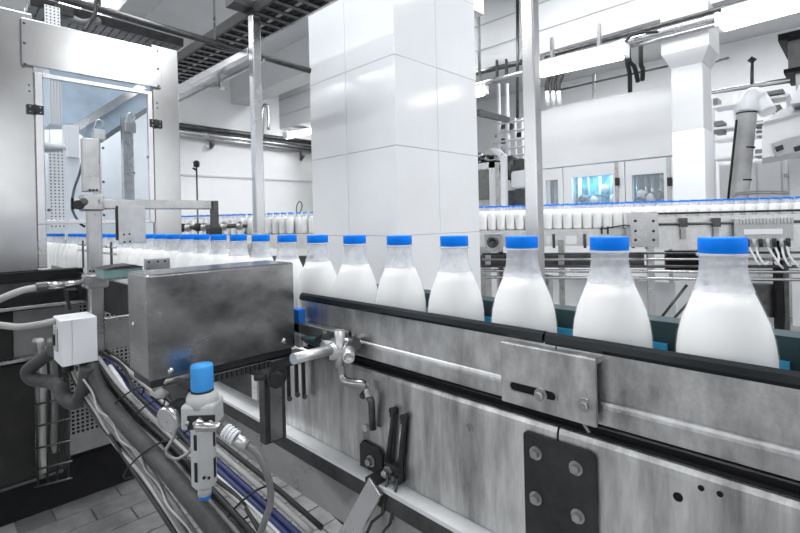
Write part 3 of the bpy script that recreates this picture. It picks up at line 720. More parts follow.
MB().box((XH - .06, yb1 - .03, zbt - .04), (XH - .03, .4845, zbt - .02)).build('mounting_arm', 'steel_dark', hb_)
# small fittings seen behind the housing
o = MB().box(OX(146, 267, -.95) - Vector((.012, 0, .03)), OX(170, 257.5, -.95)).build('slotted_plate', 'steel', bevel=.001); tag(o, 'small flat steel plate peeking over the top of the housing', 'plate')
for (x, y) in ((149, 262), (158, 261.5), (165, 261)): screw(o, OX(x, y, -.95), (1, 0, 0), .002, 'iron_black', 'hole')
o = thing('valve_block', 'dull green valve block with dark cover behind the steel housing', 'valve block', OX(125, 275, -1.15))
g0, g1 = OX(104, 280, -1.15), OX(143, 266.5, -1.15)
MB().box((-1.22, g0.y, g0.z), (-1.15, g1.y, g1.z)).build('block', 'green_plastic', o, bevel=.003)
MB().prism([(g0.y - .002, g1.z), (g1.y + .002, g1.z), (g1.y - .02, g1.z + .006), (g0.y + .02, g1.z + .004)], 'x', -1.225, -1.145).build('cover', 'iron_black', o)

# ================================================================== filter regulator with blue knob
ZF = .655
fr0 = D(205, 492, ZF)
fr = thing('pressure_regulator', 'compressed air filter regulator with blue adjusting knob and round gauge', 'regulator', fr0)
def fz(y): return D(203, y, ZF).z
cx_ = D(203, 420, ZF); fx, fy = cx_.x, cx_.y
def lat(prof, nm, material, parent=fr, n=28, rib=0.0): return MB().lathe(prof, (fx, fy, 0), (0, 0, 1), n, rib).build(nm, material, parent)
kt, kb_ = fz(363.5), fz(390)
lat([(.0140, kb_), (.0152, kb_ + .003), (.0150, kt - .004), (.0140, kt - .001), (.0, kt)], 'adjusting_knob', 'knob_blue', n=48, rib=.035)
lat([(.0150, kb_ - .004), (.0150, kb_ + .001)], 'knob_seal', 'rubber_black')
lat([(.0215, fz(405)), (.0215, fz(397)), (.0185, fz(392)), (.0155, fz(391))], 'collar', 'pale_plastic')
hz0_, hz1_ = fz(424), fz(400)
cd, sd_ = Vector((.72, -.69, 0)), Vector((.69, .72, 0))
MB().obox((fx, fy, (hz0_ + hz1_) / 2), cd * .021, sd_ * .0225, (0, 0, (hz1_ - hz0_) / 2)).build('head', 'pale_plastic', fr, bevel=.004)
pp = Vector((fx, fy, fz(416))) + cd * .021
pd = MB().obox(pp + sd_ * .006, cd * .002, sd_ * .0185, (0, 0, .0095)).build('port_plate', 'iron_black', fr, bevel=.001)
for s_ in (-.012, .019): screw(pd, pp + cd * .002 + sd_ * s_, cd, .0035, 'steel')
lat([(.0, fz(486)), (.012, fz(486)), (.0165, fz(482)), (.0165, fz(424)), (.0165, fz(420))], 'bowl_guard', 'pale_plastic')
for (y0, y1) in ((430, 445), (457, 476)):
    for an in (-.30, 1.35, 3.0):
        dd = (cd * math.cos(an) + sd_ * math.sin(an)); tt = dd.cross(Vector((0, 0, 1)))
        MB().obox(Vector((fx, fy, (fz(y0) + fz(y1)) / 2)) + dd * .0158, dd * .0012, tt * .0024, (0, 0, (fz(y0) - fz(y1)) / 2)).build('sight_slot', 'rubber_black', fr)
for x in (204, 209): screw(fr, D(x, 478, ZF - .016), -ray(x, 478), .0022, 'cable_dark')
lat([(.009, fz(494)), (.009, fz(486))], 'drain_nut', 'grey_plastic'); 
lat([(.0078, fz(498)), (.0082, fz(496)), (.0082, fz(489)), (.0, fz(488.5))], 'drain_knob', 'drain_blue')
# gauge
gc = D(172, 417, ZF - .002); gd_ = (D(164, 422, ZF - .03) - D(190, 412, ZF + .01)); gd_.z = -.008; gd_.normalize()
ga = MB().lathe([(.0, -.022), (.0165, -.022), (.0175, -.018), (.0175, .0)], gc, gd_, 24).build('gauge_case', 'rubber_black', fr)
MB().lathe([(.0175, 0), (.0182, .001), (.0182, .009), (.016, .0105), (.0152, .0095)], gc, gd_, 24).build('gauge_bezel', 'steel_bright', ga)
MB().lathe([(.0156, .006), (.0156, .0085)], gc, gd_, 24).build('gauge_dial', 'gauge_face', ga)
MB().bar(gc + gd_ * .009 + Vector((0, 0, .008)), gc + gd_ * .009 - Vector((0, 0, .003)), .0012, .0006).build('gauge_needle', 'rubber_black', ga)
MB().tube([gc - gd_ * .02, Vector((fx, fy, fz(414)))], .006, 10).build('gauge_stem', 'steel_dark', fr)
# outlet fitting and hose
f0 = pp + cd * .002 + sd_ * .006; f1 = f0 + cd * .012; 
MB().lathe([(.0085, 0), (.0085, .008), (.006, .012)], f0, cd, 6, smooth=False).build('outlet_nut', 'steel_bright', fr)
f2 = D(221, 427, ZF - .035); f3 = D(236, 438, ZF - .04); f4 = D(247, 445, ZF - .04)
MB().tube([f1 - cd * .004, f1, f2], .0062, 12).build('elbow', 'steel', fr)
MB().tube([f2, f2 + (f3 - f2) * .25], .0088, 6, smooth=False).build('fitting_nut', 'steel_dark', fr)
b = MB(); n = 8
for k in range(n):
    p_ = f2 + (f3 - f2) * (.25 + .75 * k / n); q_ = f2 + (f3 - f2) * (.25 + .75 * (k + .7) / n); b.tube([p_, q_], .0098 if k % 2 else .0088, 14)
b.build('quick_coupling', 'white_plastic', fr)
MB().tube([f3, f4], .0072, 10).build('hose_ferrule', 'steel_matte', fr)
cable('air_hose', [f4] + dpts([(256, 452, .612), (264, 466, .61), (270, 485, .61), (270, 505, .61), (265, 520, .61), (258, 540, .61)]), .0046, 'cable_grey', 'grey air hose curving down from the regulator outlet', 'hose')
MB().bar(Vector((fx, fy, fz(410))), OX(192, 392, XH - .01), .014, .012).build('wall_mount', 'steel_dark', fr)

# ================================================================== clamp with rods on the conveyor side
YK = .455
kl = thing('rod_clamp', 'steel rod clamp with thick round handle bars on the conveyor side', 'clamp', OY(338, 352, YK))
c = OY(340, 353, YK)
MB().tube([D(293, 359, .66), D(330, 350, .715)], .0078, 14).build('handle_bar', 'steel_matte', kl)
MB().tube([OY(339.5, 330, YK), OY(340.5, 367, YK)], .0082, 14).build('upright_rod', 'steel_matte', kl)
MB().lathe([(.0125, -.014), (.014, -.010), (.014, .010), (.0125, .014)], OY(338, 351, YK), ray(335, 352).cross(Vector((0, 0, 1))), 12).build('clamp_body', 'steel_matte', kl, bevel=.001)
MB().lathe([(.009, -.012), (.009, .018), (.0065, .019), (.0065, .016), (0, .016)], OY(349, 354, YK - .006), (.75, -.65, -.05), 14).build('clamp_sleeve', 'steel_matte', kl)
MB().tube([OY(341, 365, YK), OY(342, 376, YK), OY(345, 381, YK), OY(352, 383, YK + .004), OY(362, 384, YK + .014), OY(367, 388, YK + .022), OY(369, 398, .474)], .0068, 12, spline=True).build('bent_rod', 'steel', kl)
MB().tube([OY(352, 345, .47), OY(356, 344, .468)], .009, 12).build('eye_nut', 'steel_dark', kl)
MB().lathe([(.006, 0), (.009, .004), (.009, .014), (.006, .016)], OY(351, 342, .478), (.2, -1, 0), 12).build('eye_bolt', 'steel', kl)
# teal toggle lever
MB().tube([OY(303, 338, .455), OY(314, 341, .455), OY(327, 345, .455)], [.0045, .0075, .0065], 10).build('toggle_grip', 'teal_plastic', kl)
MB().tube([OY(316, 341, .45), OY(322, 336, .445), OY(325, 332, .442)], [.005, .004, .0035], 8).build('toggle_lever', 'steel_dark', kl)
MB().tube([OY(324, 345, .455), OY(333, 347, .455)], .0085, 10).build('toggle_ferrule', 'pale_plastic', kl)
MB().tube([OY(340, 352, YK), OY(343, 352, .487)], .006, 10).build('fixing_stud', 'steel_dark', kl)
# small blue and white sensor between housing and rail
o = thing('photo_sensor', 'small blue and white sensor between steel housing and rail', 'sensor', OY(299, 340, .475))
MB().box(OY(295, 334, .47) + Vector((0, -.006, 0)), OY(302, 316, .47) + Vector((0, .006, 0))).build('sensor_body', 'white_plastic', o, bevel=.002)
MB().box(OY(295, 322, .47) + Vector((-.001, -.008, 0)), OY(302, 309, .47) + Vector((.001, .007, 0))).build('sensor_head', 'drain_blue', o, bevel=.002)
MB().box(OY(297, 346, .47) + Vector((0, -.004, 0)), OY(301, 334, .47) + Vector((0, .004, 0))).build('sensor_foot', 'pale_plastic', o)

# bracket handle on the side plate
bh = thing('pipe_bracket', 'flat slotted bracket with bent bar below the rod clamp', 'bracket', OY(366, 428, .486))
k0 = OY(361, 392, .487); k1 = OY(368, 431, .487)
MB().box((k0.x - .001, .4865, k1.z), (k1.x + .003, .4893, k0.z + .004)).build('bracket_plate', 'steel', bh, bevel=.001)
MB().tube([OY(369, 396, .474), OY(371.5, 402, .478), OY(372, 415, .480), OY(373, 429, .482)], .0055, 10).build('bent_bar', 'steel_dark', bh)
bolt(bh, OY(364, 395, .486), (0, -1, 0), .0045, .007, 'steel_dark'); MB().lathe([(.0055, 0), (.0055, .004)], OY(366, 427.5, .486), (0, -1, 0), 12).build('nut', 'pale_plastic', bh)

# forked wire guide
fk = thing('wire_fork', 'two upright slotted bars with bent wires bolted to side plate', 'wire guide', OY(395, 480, .48))
for (x0, y0, x1, y1) in ((392.5, 411, 388.5, 465), (403.5, 418, 399.5, 474)):
    p_, q_ = OY(x0, y0, .4835), OY(x1, y1, .4835)
    ub = MB().tube([p_, q_], .0042, 10).build('upright_bar', 'iron_black', fk)
    MB().tube([p_ + Vector((-.0012, -.0042, -.008)), q_ + Vector((-.0012, -.0042, .008))], .0012, 6).build('bar_slot', 'steel', ub)
    MB().lathe([(.0055, -.004), (.0055, .004)], p_ + Vector((0, .001, 0)), (0, -1, .1), 10).build('bar_head', 'iron_black', fk)
MB().box(OY(384, 478, .478), OY(404, 466, .489)).build('clamp_plate', 'iron_black', fk, bevel=.002)
bolt(fk, OY(388, 472, .478), (0, -1, 0), .006, .01, 'steel'); bolt(fk, OY(396, 477, .478), (0, -1, 0), .0045, .008, 'steel_dark')
MB().tube([OY(388, 474, .472), OY(386, 490, .470), OY(382, 514, .466), OY(372, 522, .462), OY(364, 540, .460), OY(352, 570, .46)], .0023, 8).build('bent_wire', 'steel_dark', fk)
MB().tube([OY(397, 478, .472), OY(395.5, 495, .470), OY(390, 524, .466), OY(384, 531, .462), OY(378, 550, .46)], .0023, 8).build('bent_wire', 'steel_dark', fk)

# ================================================================== far conveyor with its row of bottles
FA = D(800, 197, 4.0); FB = D(480, 208, 4.7)
fdir = Vector((FA.x - FB.x, FA.y - FB.y, 0)).normalized(); fnor = Vector((fdir.y, -fdir.x, 0))   # towards the camera
FTOP = H + .132; FBASE = FTOP - BH
O_ = Vector((FB.x, FB.y, 0))
def fl_(s, n, z): return O_ + fdir * s + fnor * n + Vector((0, 0, z))
def s_at(x, n=0.0):
    r = ray(x, 210); a_ = O_ + fnor * n
    # intersection of the vertical plane of the line with the pixel's ray, seen from above
    den = r.x * fdir.y - r.y * fdir.x
    t = (a_.x * fdir.y - a_.y * fdir.x) / den
    return (Vector((r.x * t, r.y * t, 0)) - a_).dot(fdir)
def fbox(mb, s0, s1, n0, n1, z0, z1):
    return mb.obox(fl_((s0 + s1) / 2, (n0 + n1) / 2, (z0 + z1) / 2), fdir * ((s1 - s0) / 2), fnor * ((n1 - n0) / 2), (0, 0, (z1 - z0) / 2))
def zf(x, y, n=.07):      # height of a pixel on the conveyor's front plane
    r = ray(x, y); a_ = O_ + fnor * n; den = r.x * fdir.y - r.y * fdir.x
    return H + r.z * (a_.x * fdir.y - a_.y * fdir.x) / den
SL, SR = s_at(150), s_at(880)
fcv = thing('conveyor', 'long stainless conveyor carrying the distant row of bottles past the pillar', 'conveyor', fl_(s_at(640), 0, 0))
fbox(MB(), SL, SR, -.21, .05, FBASE - .015, FBASE).build('belt', 'steel', fcv)
fbox(MB(), SL, SR, .052, .066, FBASE - .16, FBASE - .003).build('side_plate', 'steel_matte', fcv)
S6 = s_at(642)
MB().tube([fl_(S6, .065, zf(645, 214)), fl_(SR, .065, zf(645, 214))], .009, 8).build('guide_rail', 'iron_black', fcv)
fbox(MB(), S6, SR, .066, .070, zf(700, 249), zf(700, 216)).build('front_panel', 'steel_matte', fcv)
MB().tube([fl_(S6 - .05, .09, zf(700, 223.5)), fl_(SR, .09, zf(700, 223.5))], .012, 8).build('sensor_bar', 'steel_dark', fcv)
for x in (683, 716):
    s = s_at(x, .1); lb_ = fbox(MB(), s - .03, s + .03, .085, .115, zf(x, 227), zf(x, 218)).build('bar_clamp', 'steel_dark', fcv)
    fbox(MB(), s - .02, s + .02, .09, .1, zf(x, 239), zf(x, 228)).build('toggle_latch', 'steel', lb_)
fbox(MB(), SL, S6, -.045, .045, zf(600, 268), zf(600, 255)).build('lower_beam', 'steel_dark', fcv)
for y, r, mt in ((253, .010, 'steel_dark'), (259, .012, 'steel'), (266, .014, 'steel_dark'), (271, .016, 'steel_bright'), (278, .016, 'steel_bright')):
    MB().tube([fl_(s_at(482), .10, zf(650, y)), fl_(SR, .10, zf(650, y))], r, 8).build('lower_pipe', mt, fcv)
fbox(MB(), s_at(664), s_at(705), -.02, .05, zf(690, 272), zf(690, 251)).build('drive_frame', 'black_paint', fcv)
for x, w_, mt in ((487, .05, 'steel'), (500, .04, 'steel_dark'), (560, .05, 'steel'), (649, .055, 'steel_bright'), (776, .05, 'black_paint'), (784, .035, 'steel_dark'), (704, .03, 'steel_dark'), (250, .05, 'steel'), (200, .05, 'steel')):
    s = s_at(x, .07); fbox(MB(), s - w_ / 2, s + w_ / 2, .05, .05 + w_, 0, FBASE - .1).build('leg', mt, fcv)
for x0, y0, x1, y1 in ((655, 320, 683, 285), (668, 320, 705, 280)):
    MB().tube([fl_(s_at(x0), .06, zf(x0, y0)), fl_(s_at(x1), .06, zf(x1, y1))], .012, 8).build('brace', 'steel_dark', fcv)
fbox(MB(), s_at(745), s_at(775), -.05, .04, zf(760, 318), zf(760, 285)).build('gear_case', 'steel_dark', fcv)
for x0, x1, mt in ((546, 556, 'white_plastic'), (565, 576, 'white_plastic')):
    fbox(MB(), s_at(x0, .07), s_at(x1, .07), .067, .070, zf(560, 244), zf(560, 236)).build('label_plate', mt, fcv)
for x in (553, 584, 632): fbox(MB(), s_at(x, .07) - .012, s_at(x, .07) + .012, .068, .09, zf(x, 248), zf(x, 234)).build('side_clip', 'steel_dark', fcv)
for x in (600, 606): MB().tube([fl_(s_at(x), .08, zf(x, 234)), fl_(s_at(x), .085, zf(x, 226))], .008, 6).build('guide_stud', 'steel_dark', fcv)
MB().tube([fl_(s_at(598), .10, zf(598, 229)), fl_(s_at(655), .10, zf(655, 220))], .007, 6).build('guide_rod', 'iron_black', fcv)

fbot = make_bottle(14, 'milk_bottle', 'small distant milk bottle with blue cap on the far conveyor', 'milk bottles on the far conveyor')
first = True; s = s_at(176)
ROWS = {1: .044 + .005, 2: .0885 * .75}
_p = s_at(720); ROWS = {k: (s_at(720, -.08 * k) - _p + .0885 * k / 3) % .0885 for k in (1, 2)}
while s < s_at(815):
    pxl = None
    P_ = fl_(s, 0, FBASE); dv = P_ - C0; xx = CX + F * dv.dot(RT) / dv.dot(FW)
    if not (318 < xx < 472):
        fbot['label'], fbot['group'] = (('small distant milk bottle with blue cap on far conveyor between cabinet and pillar', 'far bottles between cabinet and pillar') if xx < 400 else
            ('small distant milk bottle with blue cap packed on far conveyor before the white machine', 'far bottles before the white machine'))
        o = fbot if first else copy_root(fbot, (0, 0, 0)); first = False
        o.location = fl_(s, random.uniform(-.004, .004), FBASE)
        for rw in (1, 2): copy_root(fbot, fl_(s + ROWS[rw], -.08 * rw, FBASE))
    s += .0885 if xx > 300 else (.0885 if random.random() < .8 else .18)

fbot['label'], fbot['group'] = 'small distant milk bottle with blue cap on far conveyor between cabinet and pillar', 'far bottles between cabinet and pillar'
# control box and terminal block on the far conveyor
cb = thing('control_box', 'grey steel control box with screws clipped to the far conveyor', 'control box', D(652, 250, 3.75))
s0_, s1_ = s_at(629, .3), s_at(657, .3)
fbox(MB(), s0_, s1_, .16, .34, zf(645, 247, .34), zf(645, 212, .34)).build('case', 'steel_bright', cb, bevel=.004)
for x in (635, 653):
    for y in (221, 231, 240): screw(cb, fl_(s_at(x, .34), .34, zf(x, y, .34)), fnor, .012, 'iron_black')
fbox(MB(), (s0_ + s1_) / 2 - .03, (s0_ + s1_) / 2 + .03, .071, .17, zf(645, 246, .3), zf(645, 236, .3)).build('mount', 'steel', cb)
tbk = thing('terminal_block', 'pale grey ribbed terminal block with plugged cables on far conveyor', 'terminal block', D(762, 250, 3.7))
s0_, s1_ = s_at(734, .12), s_at(792, .12); zt_, zb_ = zf(760, 218, .14), zf(760, 241, .14)
tk = fbox(MB(), s0_, s1_, .104, .14, zb_, zt_).build('block', 'grey_plastic', tbk, bevel=.006)
n = 17
for k in range(n):
    s = s0_ + (s1_ - s0_) * (k + .5) / n
    fbox(MB(), s - .007, s + .007, .141, .152, zt_ - .045, zt_ - .004).build('rib', 'pale_plastic', tk)
fbox(MB(), s0_ + .06, s1_ - .08, .141, .146, zb_ + .055, zb_ + .10).build('label_strip', 'white_plastic', tk, bevel=.004)
for k in range(8):
    s = s0_ + (s1_ - s0_) * (k + .7) / 8.6
    MB().tube([fl_(s, .145, zb_ + .02), fl_(s, .15, zb_ - .05)], .016, 8).build('plug', 'iron_black' if k % 2 else 'grey_plastic', tbk)
for k, (x0, x1, x2, y2) in enumerate(((748, 752, 762, 262), (755, 757, 768, 262), (766, 772, 782, 268), (774, 777, 774, 262), (781, 782, 790, 266), (786, 788, 800, 268))):
    cable('plug_lead', [fl_(s_at(x0, .15), .15, zb_ - .045), fl_(s_at(x1, .16), .17, zf(x1, 256, .17)), fl_(s_at((x1 + x2) / 2, .17), .18, zf(x1, 264, .17)), fl_(s_at(x2, .15), .14, zf(x2, y2, .14))], .009, 'cable_white', 'white looped lead plugged into the terminal block', group='leads of the terminal block')

# valve with round port near the pillar
vv = thing('valve', 'grey valve with a round port on far conveyor frame by the pillar', 'valve', fl_(s_at(492), .12, zf(492, 252, .12)))
fbox(MB(), s_at(484, .12), s_at(502, .12), .10, .15, zf(492, 252, .12), zf(492, 233, .12)).build('valve_body', 'steel', vv, bevel=.01)
MB().lathe([(.055, 0), (.055, .04), (.03, .04), (.03, .01), (0, .01)], fl_(s_at(492, .15), .15, zf(492, 242, .15)), fnor, 16).build('port', 'steel_dark', vv)

# ================================================================== posts of the overhead frame
def sqpost(x, y, z, w_, ztop, label):
    p_ = D(x, y, z); t = thing('frame_post', label, 'post', (p_.x, p_.y, 0))
    MB().box((p_.x - w_ / 2, p_.y - w_ / 2, 0), (p_.x + w_ / 2, p_.y + w_ / 2, ztop)).build('shaft', 'steel_bright', t, bevel=.006)
    MB().box((p_.x - w_, p_.y - w_, 0), (p_.x + w_, p_.y + w_, .012)).build('base_plate', 'steel', t)
    return t, p_
tp, PA = sqpost(533, 150, 2.2, .063, 4.3, 'stainless square post rising behind the blue capped bottles beside the pillar')
tp2, PB = sqpost(256.5, 120, 3.0, .058, D(256, 10, 3.0).z, 'stainless square post joined to overhead tray by the filler cabinet')
MB().box((PB.x - .06, PB.y - .16, D(256, 12, 3).z), (PB.x + .05, PB.y + .12, D(256, 4, 3).z)).build('top_bracket', 'steel_dark', tp2)
YPB = PB.y
bm = tag(MB().bar(OY(150, 105, YPB), OY(251, 52, YPB), .05, .05).build('frame_rail', 'steel_bright', bevel=.004), 'bright steel rail sloping off from the post towards the cabinet', 'rail')
tag(MB().bar(OY(150, 116, YPB + .1), OY(264, 60, YPB + .1), .02, .02).build('frame_rail', 'steel'), 'thin steel rail below the bright rail beside the post', 'rail')
hk = thing('hanger', 'small flat hanger bar under the thin steel rail', 'hanger', OY(213, 88, YPB + .1))
MB().bar(OY(200, 84.5, YPB + .1), OY(226, 89, YPB + .1), .03, .02).build('bar', 'steel', hk); MB().tube([OY(219, 66, YPB), OY(219, 87, YPB + .1)], .012, 6).build('stem', 'steel', hk)
# cable ladder along the conveyor direction
def ladder(name, label, p, q, width, side, rungs, zdrop=.07):
    t = thing(name, label, 'cable tray', (p + q) / 2)
    p, q = Vector(p), Vector(q); sv = Vector(side).normalized() * width
    MB().bar(p, q, .02, zdrop).build('side_rail', 'iron_black', t); MB().bar(p + sv, q + sv, .02, zdrop).build('side_rail', 'steel', t)
    MB().bar(p + sv * .5 - Vector((0, 0, zdrop * .3)), q + sv * .5 - Vector((0, 0, zdrop * .3)), width * .9, .004).build('pan', 'black_paint', t)
    for k in range(rungs):
        c_ = p + (q - p) * ((k + .5) / rungs) - Vector((0, 0, zdrop * .35))
        MB().bar(c_, c_ + sv, .035, .02).build('rung', 'steel_dark', t)
    for k in range(4):
        o_ = sv * (.15 + .2 * k) + Vector((0, 0, -zdrop * .1))
        MB().tube([p + o_, q + o_], .022, 6).build('tray_cable', 'cable_dark' if k != 2 else 'cable_light', t)
    return t
ladder('cable_ladder', 'dark cable ladder running overhead above the frame post', OY(150, 76, YPB - .02), OY(300, -22, YPB - .02), .26, (0, 1, 0), 22)
XTR = -3.15
ladder('cable_ladder', 'dark cable ladder running overhead above the cabinet header', OX(30, 0, XTR), OX(183, 43, XTR), .2, (-1, 0, 0), 20, .05)
tag(MB().tube([OX(20, -14, XTR + .08), OX(316, 72.5, XTR + .08)], .022, 10).build('conduit_pipe', 'steel_dark'), 'long dark overhead pipe crossing behind the frame post to the pillar', 'pipe')
for x in (100, 215):
    p_ = OX(x, 12 if x == 100 else 43, XTR + .08); tag(MB().tube([p_, Vector((p_.x, p_.y, 4.3))], .008, 6).build('hanger_rod', 'steel'), 'thin threaded rod hanging the dark overhead pipe from the ceiling', 'rod', 'ceiling hanger rods')
p_ = OX(64, 12, XTR + .15); jx = thing('junction_box', 'black cable box at the end of the overhead ladder', 'junction box', p_)
MB().box(p_ + Vector((-.03, -.04, -.03)), p_ + Vector((.03, .04, .03))).build('case', 'iron_black', jx, bevel=.006)
MB().tube([p_ + Vector((0, .02, -.02)), p_ + Vector((.02, .08, -.04)), p_ + Vector((.0, .16, .0))], .02, 8, spline=True).build('cable_tail', 'cable_grey', jx)
cable('drop_cable', [OX(84, 32, -2.8), OX(90, 22, -2.85), OX(95, 14, -2.95), OX(96, 3, -3.05), OX(100, -6, -3.1)], .01, 'cable_dark', 'black cable dropping from the overhead ladder behind the header panel')
# pipes along the left wall
for y, r, mt, lb in ((125, .05, 'steel_dark', 'dark upper pipe along the left white wall'), (131, .05, 'steel_bright', 'bright middle pipe along the left white wall'), (134.5, .035, 'steel', 'thin lower pipe along the left white wall')):
    X_ = XW + .12; tag(MB().tube([OX(150, y - 3.4, X_), OX(330, y + 19.8, X_)], r, 8).build('wall_pipe', mt), lb, 'pipe')
for x, y in ((211, 140), (301, 152)):
    p_ = OX(x, y, XW + .12); b = MB().tube([OX(x, y - 6, XW + .12), OX(x, y + 8, XW + .12)], .03, 6).tube([OX(x, y + 8, XW), p_ + Vector((.1, 0, -.1))], .03, 6)
    tag(b.build('pipe_bracket', 'steel_dark'), 'dark pipe bracket fixed on the left white wall', 'bracket', 'pipe brackets on the left wall')
cable('pipe_bend', [OX(262, 138, XW + .2), OX(262, 115, XW + .2), OX(264, 106, XW + .2), OX(268, 108, XW + .2), OX(268.5, 130, XW + .2)], .035, 'steel_bright', 'thin upright pipe bend on the wall beside the frame post', 'pipe')

# ceiling and wall luminaires
def luminaire(p, q, w_, h_, label, hang=None):
    p, q = Vector(p), Vector(q); t = thing('strip_light', label, 'light', (p + q) / 2 + Vector((0, 0, -h_)))
    d_ = (q - p).normalized(); side = d_.cross(Vector((0, 0, 1))).normalized()
    b = MB(); prof = [(-.5, .35), (-.5, 0), (-.38, -.4), (-.15, -.6), (.15, -.6), (.38, -.4), (.5, 0), (.5, .35)]
    vs = [p + side * a_ * w_ + Vector((0, 0, c_ * h_)) for a_, c_ in prof] + [q + side * a_ * w_ + Vector((0, 0, c_ * h_)) for a_, c_ in prof]
    n = len(prof); b.add(vs, [tuple(range(n)), tuple(range(2 * n - 1, n - 1, -1))] + [(i, i + n, (i + 1) % n + n, (i + 1) % n) for i in range(n)])
    b.build('diffuser', 'lamp_glow', t)
    MB().bar(p + Vector((0, 0, h_ * .45)), q + Vector((0, 0, h_ * .45)), w_ * 1.04, h_ * .2).build('tray', 'lamp_body', t)
    for e_, s_ in ((p, -1), (q, 1)): MB().bar(e_ + d_ * s_ * .02, e_ + d_ * s_ * .05, w_ * .9, h_ * .9).build('end_cap', 'lamp_body', t)
    if hang:
        for f_ in (.25, .75):
            c_ = p + (q - p) * f_; MB().bar(c_ + Vector((0, 0, h_ * .4)), Vector((c_.x, c_.y, hang)), .03, .03).build('hanger', 'steel', t)
    return t
luminaire(OZ(64, 14, 4.2), OZ(97, -24, 4.2), .22, .1, 'strip light on the ceiling above the cabinet header beside the black box', 4.3)
luminaire(OZ(106, 17, 4.2), OZ(150, -30, 4.2), .3, .12, 'wide strip light on the ceiling above the overhead ladder', 4.3)
luminaire(OX(287, 135, XW + .5), OX(330, 127, XW + .5), .16, .14, 'strip light under the wall pipes beside the tiled pillar')
luminaire(OY(541, 70, 5.0), OY(622, 51, 5.0), .15, .14, 'strip light hung on straps in front of the white machine')
luminaire(OY(724, 21, 4.6), OY(860, -17, 4.6), .2, .13, 'long strip light hung beyond the flared column capital')
luminaire(OY(472, 93, 5.2), OY(483, 90, 5.2), .14, .12, 'end of a strip light just behind the tiled pillar', 4.3)
for x, y0, y1 in ((552, 38, 64), (599, 24, 52)):
    p_ = OY(x, y0, 4.95); q_ = OY(x + 1.5, y1, 4.95)
    tag(MB().bar(Vector((p_.x, p_.y, q_.z)), p_, .05, .03, up=(1, 0, 0)).build('hanger_strap', 'steel'), 'grey steel strap holding the strip light before white machine', 'strap', 'straps of the strip light')
# pipes and trays under the beam
for x0, y0, x1, y1, r, Y, mt, lb in (
    (545, 56.5, 900, -40, .025, 5.3, 'steel_dark', 'dark pipe along the beam above the strip light'),
    (545, 62, 900, -30, .045, 5.25, 'steel_bright', 'bright pipe along the beam just above the strip light'),
    (605, 53, 900, -22, .022, 5.15, 'steel', 'thin pipe along the beam in front of column capital'),
    (468, 75, 522, 62, .035, 5.41, 'steel_dark', 'dark pipe along the beam between pillar and frame post'),
    (470, 87, 524, 72.5, .035, 5.2, 'steel', 'steel pipe below the beam between pillar and frame post'),
    (545, 93, 668, 66, .015, 6.6, 'steel_dark', 'thin rod above the white machine')):
    tag(MB().tube([OY(x0, y0, Y), OY(x1, y1, Y)], r, 8).build('overhead_pipe', mt), lb, 'pipe')
cable('sagging_cable', [OY(622, 55, 5.1), OY(628, 38, 5.15), OY(640, 33, 5.15), OY(655, 32, 5.2), OY(664, 31, 5.25), OY(690, 24.5, 5.27), OY(713, 18, 5.27), OY(730, 10, 5.27)], .016, 'cable_dark', 'black cable draped across the column capital')
for k, (x0, y0, x1, y1, x2, y2) in enumerate(((549, 74, 547, 84, 548, 96), (555, 74, 553, 84, 554, 96), (561, 74, 558.5, 84, 559.5, 96))):
    t = thing('bent_conduit', 'short black conduit with white end hanging below the strip light', 'conduit', OY(x2, y2, 5.3), 'hanging conduits below the strip light')
    MB().tube([OY(x0 + 4, 55, 5.3), OY(x0 + 1, y0, 5.3), OY(x1, y1, 5.3), OY(x1, y1 + 7, 5.3)], .03, 8, spline=True).build('bend', 'iron_black', t); MB().tube([OY(x1, y1 + 7, 5.3), OY(x2, y2 + 10, 5.3)], .026, 8).build('end_sleeve', 'white_plastic', t)
for x0, y0, x1, y1, lb in ((627, 60, 630, 92, 'straight black cable dropping into the white machine'), (629, 58, 638, 82, 'bent black cable dropping to the white machine'), (641, 63, 642.5, 80, 'short black cable above the white machine')):
    cable('drop_cable', [OY(x0, y0 - 30, 5.6), OY(x0, y0, 5.6), OY((x0 + x1) / 2 + 1, (y0 + y1) / 2 - 3, 5.7), OY(x1, y1, 5.8)], .025, 'cable_dark', lb)
for x, lb in ((594, 'thin grey rod above the white machine'),):
    tag(MB().tube([OY(x, 74, 6.6), OY(x, 104, 6.6)], .02, 6).build('hanger_rod', 'steel'), lb, 'rod')

